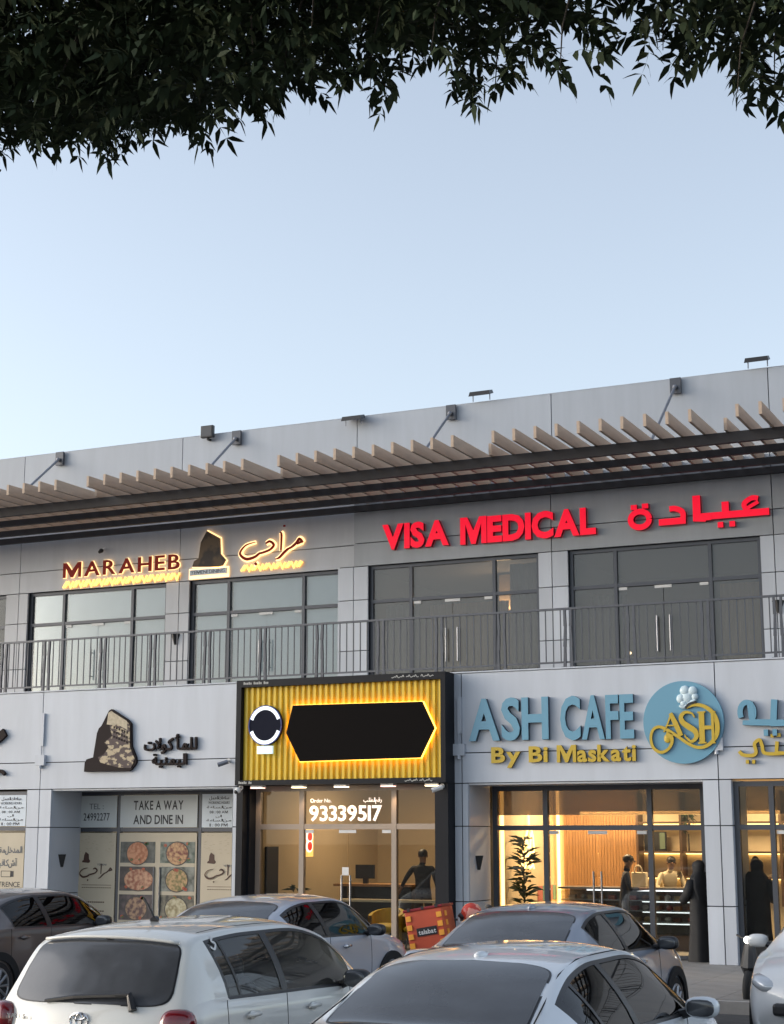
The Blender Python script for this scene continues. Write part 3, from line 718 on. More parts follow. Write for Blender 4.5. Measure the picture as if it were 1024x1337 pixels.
# ------------------------------------------------------------------ window posters of the left shop
GY = 26.985
def poster(name, x0, x1, z0, z1, y, m, label, cat='window sticker', group=None, th=.006):
    r = thing(name, ((x0 + x1) / 2, y, z0), label, cat, group); B(x0, x1, y - th, y, z0, z1).build('sheet', m, r); return r
p = poster('window_sticker', -19.55, -18.61, 2.305, 2.92, GY, m_whitefilm, 'white film panel reading TEL 24992277 above the left cream poster')
sign_text(p, 'TEL :', -19.27, -18.93, 2.66, 2.775, GY - .009, .002, m_inkgrey, name='lettering', one=True)
sign_text(p, '24992277', -19.40, -18.78, 2.44, 2.59, GY - .009, .002, m_ink, off=.006, name='lettering', one=True)
p = poster('window_sticker', -18.53, -16.76, 2.305, 2.92, GY, m_whitefilm, 'wide white film panel reading TAKE A WAY AND DINE IN over the shop door')
sign_text(p, 'TAKE A WAY', -18.22, -17.08, 2.645, 2.82, GY - .009, .002, m_ink, off=.02, name='lettering', one=True)
sign_text(p, 'AND DINE IN', -18.22, -17.08, 2.37, 2.545, GY - .009, .002, m_ink, off=.02, name='lettering', one=True)
AW = {'hours': ['\uFEB3', '\uFE8E', '\uFECB', '\uFE8E', '\uFE95', '\uFE8D', '\uFEDF', '\uFECC', '\uFEE4', '\uFEDE'], 'door': ['\uFE8D', '\uFEDF', '\uFEE4', '\uFEAA', '\uFEA7', '\uFEDE', '\uFEE3', '\uFED8', '\uFE8E', '\uFE91', '\uFEDE'],
      'cafe': ['\uFE81', '\uFEB5', '\uFEDB', '\uFE8E', '\uFED3', '\uFEF4', '\uFEEA'], 'order': ['\uFEAD', '\uFED7', '\uFEE2', '\uFE8D', '\uFEDF', '\uFEC4', '\uFEE0', '\uFE90'], 'from': ['\uFEE3', '\uFEE6', '\uFE8D', '\uFEDF', '\uFEB4', '\uFE8E', '\uFECB', '\uFE94'], 'to': ['\uFE8D', '\uFEDF', '\uFEF0']}
def hours(p, x0, x1, z0, z1, y):
    wd = x1 - x0; hh = z1 - z0; f = lambda t: z0 + hh * t
    def sq(a, b, t, th, w_): ar_text(p, AW[w_], x0 + wd * a, x0 + wd * b, f(t), y - .009, .002, hh * th, m_ink, .015, name='lettering')
    sq(.18, .82, .84, .13, 'hours'); sign_text(p, 'WORKING HOURS', x0 + wd * .15, x0 + wd * .85, f(.70), f(.78), y - .009, .002, m_ink, name='lettering', one=True)
    sq(.1, .9, .57, .10, 'from'); sign_text(p, '08 : 00 AM', x0 + wd * .2, x0 + wd * .8, f(.42), f(.50), y - .009, .002, m_ink, off=.008, name='lettering', one=True)
    sq(.4, .6, .31, .09, 'to'); sq(.1, .9, .18, .10, 'from'); sign_text(p, '11 : 00 PM', x0 + wd * .2, x0 + wd * .8, f(.03), f(.12), y - .009, .002, m_ink, off=.008, name='lettering', one=True)
p = poster('opening_hours_sign', -16.66, -15.98, 2.30, 2.93, GY, m_paper, 'white opening hours sheet at the right end over the restaurant shopfront'); hours(p, -16.62, -15.95, 2.30, 2.93, GY)
p = poster('opening_hours_sign', -20.86, -20.13, 2.33, 2.93, 26.09, m_paper, 'white opening hours sheet at the far left edge of the shop row'); hours(p, -20.86, -20.13, 2.33, 2.93, 26.09)
p = poster('window_poster', -22.0, -20.13, .3, 2.2, 26.09, m_cream, 'cream film reading ENTRENCE NEXT TO BUILDING at the far left', 'poster')
ar_text(p, AW['door'], -20.92, -20.2, 1.82, 26.081, .002, .17, m_inkgrey, .02, name='lettering'); ar_text(p, AW['cafe'], -20.8, -20.3, 1.57, 26.081, .002, .17, m_inkgrey, .02, name='lettering')
ab = MB(); ribbon(ab, [(-20.66, 1.36), (-20.42, 1.36), (-20.42, 1.47), (-20.66, 1.47), (-20.66, 1.36)], .012, 26.081, .002, False); ab.box(-20.44, -20.36, 26.081, 26.083, 1.36, 1.47); ab.build('arrow_symbol', m_ink, p)
sign_text(p, 'ENTRENCE', -20.90, -20.20, 1.17, 1.27, 26.081, .002, m_ink, off=.004, name='lettering', one=True)
sign_text(p, 'NEXT TO', -20.80, -20.27, .98, 1.08, 26.081, .002, m_ink, off=.004, name='lettering', one=True)
sign_text(p, 'BUILDING', -20.90, -20.24, .80, .90, 26.081, .002, m_ink, off=.004, name='lettering', one=True)
def cream_poster(x0, x1, label):
    p = poster('window_poster', x0, x1, .3, 2.20, GY, m_cream, label, 'poster'); wd = .94
    strokes(p, AR[:4], x0 + .1, 1.30, .48, .5, GY - .009, .002, m_brownink, m_brownink, wk=.5, name='lettering')
    sc = .17; mb = MB().prism([(x0 + .14 + (a + 19.30) * sc / .9 * 1.2, 1.62 + (b - 8.03) * sc * 1.5) for a, b in rk], GY - .009, GY - .007); mb.build('rock_logo', m_brownink, p)
    sign_text(p, 'YEMENI', x0 + .5, x0 + .72, 1.57, 1.61, GY - .009, .002, m_inkgrey, name='lettering', one=True)
    mb = MB(); mb.box(x0 + .15, x0 + .85, GY - .009, GY - .007, 1.195, 1.203)
    for i in range(14): mb.box(x0 + .16 + i * .05, x0 + .19 + i * .05, GY - .009, GY - .007, 1.14, 1.155)
    for r_ in range(3):
        z = .86 - r_ * .17; mb.box(x0 + .1, x0 + .17, GY - .009, GY - .007, z - .03, z + .04)
        for i in range(9): mb.box(x0 + .26 + i * .05, x0 + .295 + i * .05, GY - .009, GY - .007, z, z + .025)
    tag(mb.build('small_print', m_brownink, p), kind='stuff')
    n = MB()
    for i in range(26): a = rnd.uniform(x0 + .05, x1 - .1); z = rnd.uniform(1.8, 2.15); n.box(a, a + .05, GY - .0085, GY - .007, z, z + .012)
    tag(n.build('faint_print', M('faint beige ink', (.44, .37, .27), .6), p), kind='stuff')
cream_poster(-19.54, -18.61, 'cream poster with rock logo and Arabic name left of the food photo door')
cream_poster(-16.66, -15.98, 'cream poster with rock logo and Arabic name right of the food photo door')
fp = poster('food_photo_poster', -18.53, -16.76, .3, 2.20, 26.99, m_cream, 'cream door film with a grid of six food photographs', 'poster')
tiles = [(-18.50, -17.70, 1.63, 2.03), (-17.58, -16.80, 1.63, 2.03), (-18.50, -17.70, 1.10, 1.56), (-17.58, -16.80, 1.10, 1.56), (-18.50, -17.70, .55, 1.03), (-17.58, -16.80, .55, 1.03)]
foods = [((.36, .12, .05), (.55, .26, .14)), ((.18, .045, .03), (.55, .33, .16)), ((.30, .10, .055), (.58, .33, .20)), ((.14, .13, .04), (.48, .30, .14)), ((.10, .05, .05), (.4, .25, .15)), ((.25, .2, .1), (.5, .45, .3))]
bgs = [((.03, .035, .035), (.11, .12, .11)), ((.05, .08, .06), (.24, .26, .23)), ((.025, .02, .025), (.08, .06, .06)), ((.06, .07, .06), (.24, .25, .22)), ((.02, .02, .025), (.1, .07, .08)), ((.02, .02, .02), (.2, .18, .13))]
for i, (x0, x1, z0, z1) in enumerate(tiles):
    tcx = (x0 + x1) / 2; tcz = (z0 + z1) / 2
    t = B(x0, x1, 26.979, 26.983, z0, z1).build('food_photo', two('photo ground', *bgs[i], 7, .4, lo=.35, hi=.65), fp)
    rx, rz = (.24, .21) if i not in (2,) else (.33, .20)
    ox = .0 if i != 2 else .04
    MB().prism(arcp(tcx + ox, tcz - .02, rx + .025, rz + .02, 0, 360, 28)[:-1], 26.976, 26.9785).build('plate', M('dark platter', (.05, .045, .04), .4), t)
    MB().prism(arcp(tcx + ox, tcz - .02, rx, rz, 0, 360, 28)[:-1], 26.973, 26.9755).build('food', two('food print', *foods[i], 14, .5, lo=.38, hi=.62), t)
    e = MB()
    for k in range(4):
        a = rnd.uniform(x0 + .06, x1 - .06); b = z1 - rnd.uniform(.03, .07) if k < 2 else z0 + rnd.uniform(.04, .08); e.prism(arcp(a, b, .04, .03, 0, 360, 10)[:-1], 26.9705, 26.9725)
    e_ = e.build('garnish', two('garnish print', (.05, .12, .03), (.4, .08, .04), 10, .5), t); tag(e_, kind='stuff')

# ------------------------------------------------------------------ small fixtures on the facade
def cam_fix(name, x, y, z, label, m1, bullet=True):
    c = thing(name, (x, y, z), label, 'security camera')
    t = MB(); t.tube([(x, y + .10, z + .05), (x, y + .02, z + .02)], .02, 8); t.tube([(x, y + .115, z + .05), (x, y + .10, z + .05)], .045, 12); t.build('bracket', m_white, c)
    t = MB()
    if bullet: t.tube([(x + .06, y - .02, z + .03), (x - .10, y - .1, z - .03)], .042, 12)
    else: t.ball((x, y, z), .055)
    t.build('camera_body', m1, c, smooth=not bullet)
    t = MB().tube([(x - .095, y - .098, z - .028), (x - .105, y - .103, z - .032)], .03, 10) if bullet else MB().ball((x - .02, y - .03, z - .03), .04)
    t.build('lens', m_blk, c)
cam_fix('security_camera', -15.50, 25.885, 3.45, 'small grey security camera on the fascia left of the yellow signboard', m_rod)
cam_fix('security_camera', -15.06, 25.60, 2.95, 'white dome security camera under the left corner of the yellow signboard', m_white, False)
cam_fix('security_camera', -11.10, 25.60, 2.93, 'white bullet security camera under the right corner of the yellow signboard', m_white)
cam_fix('security_camera', -21.75, 30.55, 8.62, 'small black camera on a stalk above the MARAHEB letters', m_blk, False)
for i, (x, z) in enumerate(((-19.74, 3.55), (-10.89, 3.56), (-6.40, 3.55))):
    j = thing('junction_box', (x, 25.97, z), ['white junction box with a conduit on the fascia joint left of the rock tower sign', 'white junction box on the fascia beside the right edge of the yellow signboard', 'white junction box half behind the lower right rim of the round blue sign'][i], 'junction box')
    B(x - .11, x + .11, 25.93, 25.995, z - .06, z + .14).build('box', m_panel, j)
    t = MB().tube([(x, 25.96, z - .12), (x, 25.96, z - .06)], .035, 8)
    t.build('spout', m_panel, j)
    if i < 2: B(x - .02, x + .05, 25.955, 25.995, z + .32, z + .95).build('conduit', m_panel, j); MB().tube([(x, 25.97, z + .14), (x, 25.97, z + .32)], .012, 6).build('cable', m_panel, j)
def wall_lamp(x, y, z, facex, label):
    l = thing('wall_lamp', (x, y, z), label, 'wall light', 'black wedge wall lights')
    s = .12
    if facex: MB().add([(x, y - s, z + .09), (x, y + s, z + .09), (x + .10, y, z + .09), (x, y - .03, z - .15), (x, y + .03, z - .15), (x + .04, y, z - .15)], [(0, 1, 2), (5, 4, 3), (0, 2, 5, 3), (2, 1, 4, 5), (1, 0, 3, 4)]).build('shade', m_blk, l)
    else: MB().add([(x - s, y, z + .09), (x + s, y, z + .09), (x, y - .12, z + .09), (x - .03, y, z - .15), (x + .03, y, z - .15), (x, y - .04, z - .15)], [(0, 2, 1), (5, 3, 4), (0, 3, 5, 2), (2, 5, 4, 1), (1, 4, 3, 0)]).build('shade', m_blk, l)
wall_lamp(-19.465, 26.40, 1.70, True, 'black wedge light on the white reveal left of the restaurant shopfront')
wall_lamp(-10.73, 26.40, 1.72, True, 'black wedge light on the white reveal left of the cafe shopfront')
wall_lamp(-19.75, 30.69, 6.50, False, 'black wedge light on the pier between the two left balcony windows')
wall_lamp(-15.22, 30.69, 6.52, False, 'black wedge light on the pier left of the brown curtained balcony window')
wall_lamp(-6.24, 30.54, 6.42, False, 'black wedge light on the pier at the right edge of the balcony')
def flood(x, y, z, k, label):
    f = thing('floodlight', (x, y, z), label, 'floodlight')
    if k == 0:
        o = MB().box(x - .16, x + .16, y - .05, y + .05, z + .02, z + .30).build('lamp_head', m_blk, f, bevel=.012)
        B(x - .13, x + .13, y - .056, y - .051, z + .05, z + .27).build('lens', M('dark lens', (.05, .05, .055), .2), f)
        B(x - .02, x + .02, y, y + .2, z - .03, z + .02).build('bracket', m_blk, f)
    else:
        mb = MB(); c = .55 if k == 1 else .2
        mb.add([(x - .24, y - .12, z + .05), (x + .24, y - .12, z + .05), (x + .22, y + .16, z + .15), (x - .22, y + .16, z + .15),
                (x - .22, y - .10, z + .15), (x + .22, y - .10, z + .15), (x + .20, y + .14, z + .22), (x - .20, y + .14, z + .22)],
               [(3, 2, 1, 0), (4, 5, 6, 7), (0, 1, 5, 4), (1, 2, 6, 5), (2, 3, 7, 6), (3, 0, 4, 7)])
        mb.build('lamp_head', m_blk, f)
        for sx in (-.19, .19):
            MB().tube([(x + sx, y + .02, z - .03), (x + sx, y + .02, z + .13)], .012, 6).build('leg', m_rod, f)
flood(-18.95, 30.56, 11.0, 0, 'square black floodlight standing on the parapet left of centre')
flood(-15.22, 30.5, 10.93, 1, 'flat black floodlight on the parapet above the step in the upper wall')
flood(-12.27, 30.62, 11.17, 2, 'flat black floodlight on thin legs on the parapet right of centre')
flood(-6.44, 30.62, 11.17, 2, 'flat black floodlight on thin legs on the parapet at the far right')

# ------------------------------------------------------------------ interior: middle shop
def lamp_area(x, y, z, e, col, sx=1.2, sy=1.2):
    la = bpy.data.lights.new('ceiling_lamp', 'AREA'); la.shape = 'RECTANGLE'; la.size = sx; la.size_y = sy; la.energy = e; la.color = col
    o = bpy.data.objects.new('ceiling_lamp', la); COL.objects.link(o); o.location = (x, y, z); return o
lamp_area(-13.4, 28.6, 3.22, 32, (1, .74, .46)); lamp_area(-9.4, 29.0, 3.22, 85, (1, .70, .40), 1.6, .6); lamp_area(-6.4, 29.0, 3.22, 60, (1, .72, .42), 1.6, .6)
for k, (x, y) in enumerate(((-14.2, 28.0), (-12.6, 27.2), (-12.2, 27.5), (-9.9, 28.1), (-9.5, 28.0), (-8.9, 28.5), (-7.6, 28.6), (-7.9, 28.0), (-6.0, 28.4))):
    l = thing('ceiling_spotlight', (x, y, 3.25), 'tiny round lit ceiling spotlight inside the shops', 'light', 'ceiling spotlights'); MB().tube([(x, y, 3.24), (x, y, 3.298)], .045, 12).build('lens', m_lampw, l)
cnt = thing('counter_desk', (-13.6, 28.6, .155), 'black reception counter with a pale ledge in the middle shop', 'counter')
B(-14.4, -12.9, 28.4, 28.95, .155, 1.2).build('body', m_blk, cnt); B(-14.5, -12.85, 28.3, 29.0, 1.2, 1.245).build('worktop', m_wood, cnt)
mon = thing('monitor', (-13.9, 28.6, 1.245), 'black computer monitor on the reception counter', 'monitor')
B(-14.15, -13.75, 28.55, 28.59, 1.34, 1.60).build('screen', m_blk, mon); B(-14.0, -13.9, 28.57, 28.62, 1.245, 1.36).build('stand', m_blk, mon)
nt_ = thing('paper_notice', (-13.15, 26.11, 1.5), 'small square white paper notice taped on the glass door', 'notice'); B(-13.22, -13.09, 26.14, 26.144, 1.46, 1.60).build('sheet', m_white, nt_)
scr = thing('wall_screen', (-14.93, 26.7, 1.1), 'tall black screen on the left wall of the middle shop', 'screen'); B(-14.95, -14.90, 26.42, 26.85, .9, 1.95).build('panel', m_blk, scr)
lgd = thing('ledge_table', (-12.7, 26.75, .155), 'narrow beige ledge table along the shop window', 'table')
B(-13.6, -11.35, 26.6, 26.95, .99, 1.03).build('tabletop', m_creamwall, lgd)
for x in (-13.5, -11.5): B(x, x + .04, 26.75, 26.79, .155, .99).build('leg', m_blk, lgd)
m_ych = M('yellow upholstery', (.62, .43, .03), .6)
for i, (x, lb) in enumerate(((-12.93, 'yellow tub chair left of the shop mullion'), (-12.25, 'yellow tub chair right of the shop mullion next to the orange delivery box'))):
    c = thing('tub_chair', (x, 27.35, .155), lb, 'chair', 'yellow tub chairs')
    mb = MB(); arc = arcp(0, 0, .33, .33, -20, 200, 14)
    for (a, b), (c2, d2), k in zip(arc, arc[1:], range(14)):
        h1 = .72 + .13 * math.sin(math.pi * k / 14); h2 = .72 + .13 * math.sin(math.pi * (k + 1) / 14)
        mb.add([(x + a, 27.35 + b, .3), (x + c2, 27.35 + d2, .3), (x + c2, 27.35 + d2, h2), (x + a, 27.35 + b, h1), (x + a * .8, 27.35 + b * .8, .3), (x + c2 * .8, 27.35 + d2 * .8, .3), (x + c2 * .8, 27.35 + d2 * .8, h2), (x + a * .8, 27.35 + b * .8, h1)],
               [(0, 1, 2, 3), (7, 6, 5, 4), (3, 2, 6, 7)])
    mb.build('backrest', m_ych, c); MB().ball((x, 27.3, .5), (.28, .3, .1), 16).build('seat', m_ych, c, smooth=True)
    for sx in (-.2, .2):
        for sy in (-.2, .2): MB().tube([(x + sx, 27.35 + sy, .155), (x + sx * .8, 27.35 + sy * .8, .42)], .018, 6).build('leg', m_blk, c)
ns = thing('neon_wall_sign', (-14.94, 28.0, 1.85), 'red sign with white rims glowing on the warm wall inside the middle shop', 'sign')
for k, z in enumerate((1.95, 2.13)):
    t = MB(); t.tube([(-14.94, 28.02 , z), (-14.86, 28.02, z)], .085, 20); t.build('red_disc', M('lit red', (.5, .02, .01), .5, emit=(1, .05, .02), estr=.35), ns)
    t = MB(); t.tube([(-14.90, 28.02 + .11 * math.cos(a * .35), z + .10 * math.sin(a * .35)) if False else (-14.88, 28.02 + .11 * math.cos(a * .349), z + .10 * math.sin(a * .349)) for a in range(19)], .022, 6); t.build('lit_rim', M('lit white rim', (1, .8, .7), .5, emit=(1, .72, .6), estr=.9), ns)
B(-14.945, -14.94, 27.72, 28.3, 1.75, 2.3).build('painted_halo', M('amber painted halo', (.9, .6, .2), .5, emit=(1, .62, .16), estr=.45), ns)  # emissive sheet standing in for the yellow halo around the sign

# ------------------------------------------------------------------ interior: cafe
cf = (-8, 30.2, .155)
wp = thing('oak_wall_panelling', (-9.75, 30.2, .155), 'warm oak slatted wall panelling at the back of the cafe', 'wall panelling')
for i in range(26):
    x = -10.5 + i * .058; B(x, x + .052, 30.24, 30.29, .155, 3.28).build('slat', m_wood, wp)
B(-10.5, -8.98, 30.285, 30.298, .155, 3.28).build('backing', m_wooddk, wp)
def led(name, pts, r, m, label, cat='light'):
    o = MB().tube(pts, r, 6).build(name, m, loc=pts[0]); tag(o, label, cat); return o
led('led_strip', [(-10.66, 27.38, .3), (-10.66, 27.38, 3.2)], .035, m_led, 'vertical warm led strip at the left edge of the cafe shopfront')
led('led_strip', [(-10.60, 30.2, .3), (-10.60, 30.2, 3.2)], .035, m_led, 'vertical warm led strip left of the oak wall panelling')
led('linear_pendant', [(-9.95, 29.6, 2.56), (-6.2, 29.6, 2.56)], .03, m_led, 'long horizontal warm pendant light below the cafe ceiling')
mb = MB()
for sq in ([(28.75, 2.35), (28.72, 2.6)], [(28.7, 2.3), (28.6, 2.15), (28.45, 1.95), (28.35, 1.7), (28.42, 1.5), (28.55, 1.6), (28.55, 1.85), (28.7, 1.95), (28.65, 1.7), (28.75, 1.55), (28.9, 1.6)], [(28.85, 2.2), (28.8, 1.95), (28.9, 1.75), (29.0, 1.9), (28.95, 2.15), (28.88, 2.25)], [(28.6, 2.1), (28.8, 1.8), (28.98, 1.55)]):
    P2 = [(-10.66, a, b) for a, b in sq]; mb.tube(P2, .018, 6)
tag(mb.build('neon_script', m_led, loc=(-10.66, 28.6, 1.5)), 'curly warm neon script on the cream left wall of the cafe', 'neon sign')
B(-10.7, -1.95, 27.16, 27.18, 2.50, 3.0).build('roller_blind', glass('screen cloth', (.42, .38, .34), 1.2, .4, veil=.30, vcol=(.22, .20, .18)), bld)
# shelving
sh = thing('wall_shelving', (-7.4, 30.1, .155), 'lit wall shelves with dark uprights behind the cafe counter', 'shelving')
B(-8.95, -5.0, 30.27, 30.295, .9, 2.95).build('back_panel', m_creamwall, sh)
for z in (1.38, 1.83, 2.37): B(-8.95, -5.0, 29.95, 30.27, z, z + .035).build('shelf', m_wooddk, sh); B(-8.9, -5.05, 30.2, 30.26, z - .022, z - .004).build('shelf_light', m_led, sh)
for x in (-8.97, -8.14, -7.2, -6.3, -5.2): B(x, x + .045, 29.93, 30.27, .9, 2.95).build('upright', m_wooddk, sh)
fr_ = thing('picture_frame', (-8.62, 30.0, 1.86), 'dark framed picture leaning on the cafe shelf', 'picture'); B(-8.86, -8.44, 30.1, 30.14, 1.868, 2.22).build('frame', m_blk, fr_); B(-8.56, -8.46, 30.09, 30.098, 1.90, 2.2).build('picture', M('green print', (.12, .17, .12), .5), fr_)
for i, (x, lb) in enumerate(((-7.05, 'left dark oval vase on the shelf at the right of the cafe'), (-6.78, 'right dark oval vase on the shelf at the right of the cafe'))):
    v = thing('vase', (x, 30.08, 1.41), lb, 'vase', 'dark oval vases'); MB().ball((x, 30.08, 1.60), (.10, .09, .19), 14).build('body', m_blk, v, smooth=True)
def plant(x, y, z0, h, w_, label, n=40, up=True, seed=1, pot=True):
    r = random.Random(seed); t = thing('potted_plant', (x, y, z0), label, 'plant')
    if pot: MB().tube([(x, y, z0), (x, y, z0 + .3)], [.13, .17], 14).build('pot', m_blk, t)
    mb = MB()
    for i in range(n):
        a = r.uniform(0, 6.28); zz = z0 + (.3 if up else 0) + r.uniform(0, h); L = r.uniform(.5, 1) * w_
        p0 = Vector((x + r.uniform(-.04, .04), y + r.uniform(-.04, .04), zz)); dr = Vector((math.cos(a), math.sin(a), r.uniform(.1, 1.0) if up else r.uniform(-1, -.2)))
        dr.normalize(); sd = dr.cross(Vector((0, 0, 1))).normalized() * (.035 * w_ / .3)
        p1 = p0 + dr * L * .5; p2 = p0 + dr * L + Vector((0, 0, -.25 * L))
        mb.add([p0, p1 + sd, p2, p1 - sd], [(0, 1, 2), (0, 2, 3)])
    mb.build('foliage', m_leafin, t); MB().tube([(x, y, z0), (x, y, z0 + h * .8)], .015, 6).build('stem', m_bark, t)
plant(-10.40, 27.75, .155, 1.65, .42, 'tall leafy potted plant behind the cafe glass beside the led strip', 150, seed=3)
plant(-8.0, 30.0, 2.40, .25, .22, 'small trailing plant on the top cafe shelf', 40, False, 5, pot=False)
plant(-7.98, 30.0, 1.86, .4, .16, 'thin green plant on the middle cafe shelf', 22, True, 6, pot=False)
plant(-14.4, 26.62, .155, .75, .34, 'low leafy plant behind the glass at the left of the middle shop', 60, seed=8)
# display counter
dc = thing('display_counter', (-8.8, 28.9, .155), 'glass fronted pastry display counter with white light strips in the cafe', 'display counter')
B(-10.1, -7.35, 28.75, 29.4, .155, .42).build('plinth', m_wooddk, dc)
B(-10.1, -7.35, 28.7, 29.4, 1.20, 1.235).build('worktop', m_steel, dc)
B(-10.1, -7.35, 29.36, 29.39, .42, 1.2).build('back_panel', M('display back', (.25, .2, .16), .6), dc)
for z in (.62, .82, 1.0): B(-10.08, -7.37, 28.80, 29.34, z, z + .012).build('shelf', m_white, dc)
B(-9.55, -7.4, 28.70, 28.735, 1.175, 1.198).build('light_strip', m_ledw, dc)
for z in (.60, .80, .98): B(-8.55, -7.4, 28.80, 28.815, z, z + .018).build('light_strip', m_ledw, dc)
B(-10.1, -7.35, 28.71, 28.72, .42, 1.175).build('front_glass', m_glass, dc)
for j, z in enumerate((.632, .832, 1.012)):
    for i in range(13):
        x = -9.95 + i * .2 + rnd.uniform(-.03, .03); c = rnd.choice([(.35, .16, .06), (.5, .35, .18), (.12, .05, .03), (.5, .45, .38), (.35, .08, .05)])
        t = thing('pastry', (x, 29.05, z), 'tiny pastry on a shelf of the cafe display counter', 'pastry', 'pastries in the display counter')
        (MB().ball((x, 29.05, z + .045), (.065, .07, .05), 10) if i % 2 else MB().box(x - .06, x + .06, 28.97, 29.12, z, z + .075)).build('body', M('pastry', c, .6), t)
cb = thing('notice_card', (-10.68, 29.9, .95), 'pink and green menu cards low on the cream cafe wall', 'card')
for i, c in enumerate(((.45, .15, .13), (.18, .33, .28), (.45, .18, .15), (.16, .30, .25))): B(-10.715, -10.70, 29.3 + i * .28, 29.55 + i * .28, .95, 1.22).build('card', M('card', c, .6), cb)
bgp = thing('paper_bag', (-8.62, 29.0, 1.235), 'cream shopping bag with handles standing on the display counter', 'bag')
MB().box(-8.78, -8.50, 28.92, 29.06, 1.236, 1.50).build('body', m_creamcloth, bgp, bevel=.02); MB().tube([(-8.72, 28.92, 1.49)] + [(-8.64 + .07 * math.cos(a / 6 * 3.14159), 28.92, 1.52 + .10 * math.sin(a / 6 * 3.14159)) for a in range(6, -1, -1)] + [(-8.56, 28.92, 1.49)], .012, 6).build('handle', m_creamcloth, bgp)

# ------------------------------------------------------------------ people
def figure(root, J, E_, rad, zones, mats, hair=None, lvl=1):
    """one continuous skinned body: J joints, E_ edges, rad radii, zones(p)->material index"""
    me = bpy.data.meshes.new('body'); names = list(J); idx = {n: i for i, n in enumerate(names)}
    me.from_pydata([J[n] for n in names], [(idx[a], idx[b]) for a, b in E_], [])
    o = bpy.data.objects.new('tmp', me); COL.objects.link(o)
    sm = o.modifiers.new('s', 'SKIN'); me.skin_vertices or None
    for i, n in enumerate(names):
        r = rad[n]; r = r if isinstance(r, tuple) else (r, r)
        me.skin_vertices[0].data[i].radius = r; me.skin_vertices[0].data[i].use_root = (i == 0)
    sm.use_smooth_shade = True; sm.branch_smoothing = .6
    ss = o.modifiers.new('u', 'SUBSURF'); ss.levels = lvl + 1; ss.render_levels = lvl + 1
    dg = bpy.context.evaluated_depsgraph_get(); m2 = bpy.data.meshes.new_from_object(o.evaluated_get(dg), depsgraph=dg)
    bpy.data.objects.remove(o); m2.name = 'body'
    m2.materials.clear()
    for m in mats: m2.materials.append(m)
    for p in m2.polygons: p.material_index = zones(p.center); p.use_smooth = True
    b = bpy.data.objects.new('body', m2); COL.objects.link(b); b.parent = root
    if hair: hair.build('hair', m_hair, root, world=False, smooth=True)
    return b
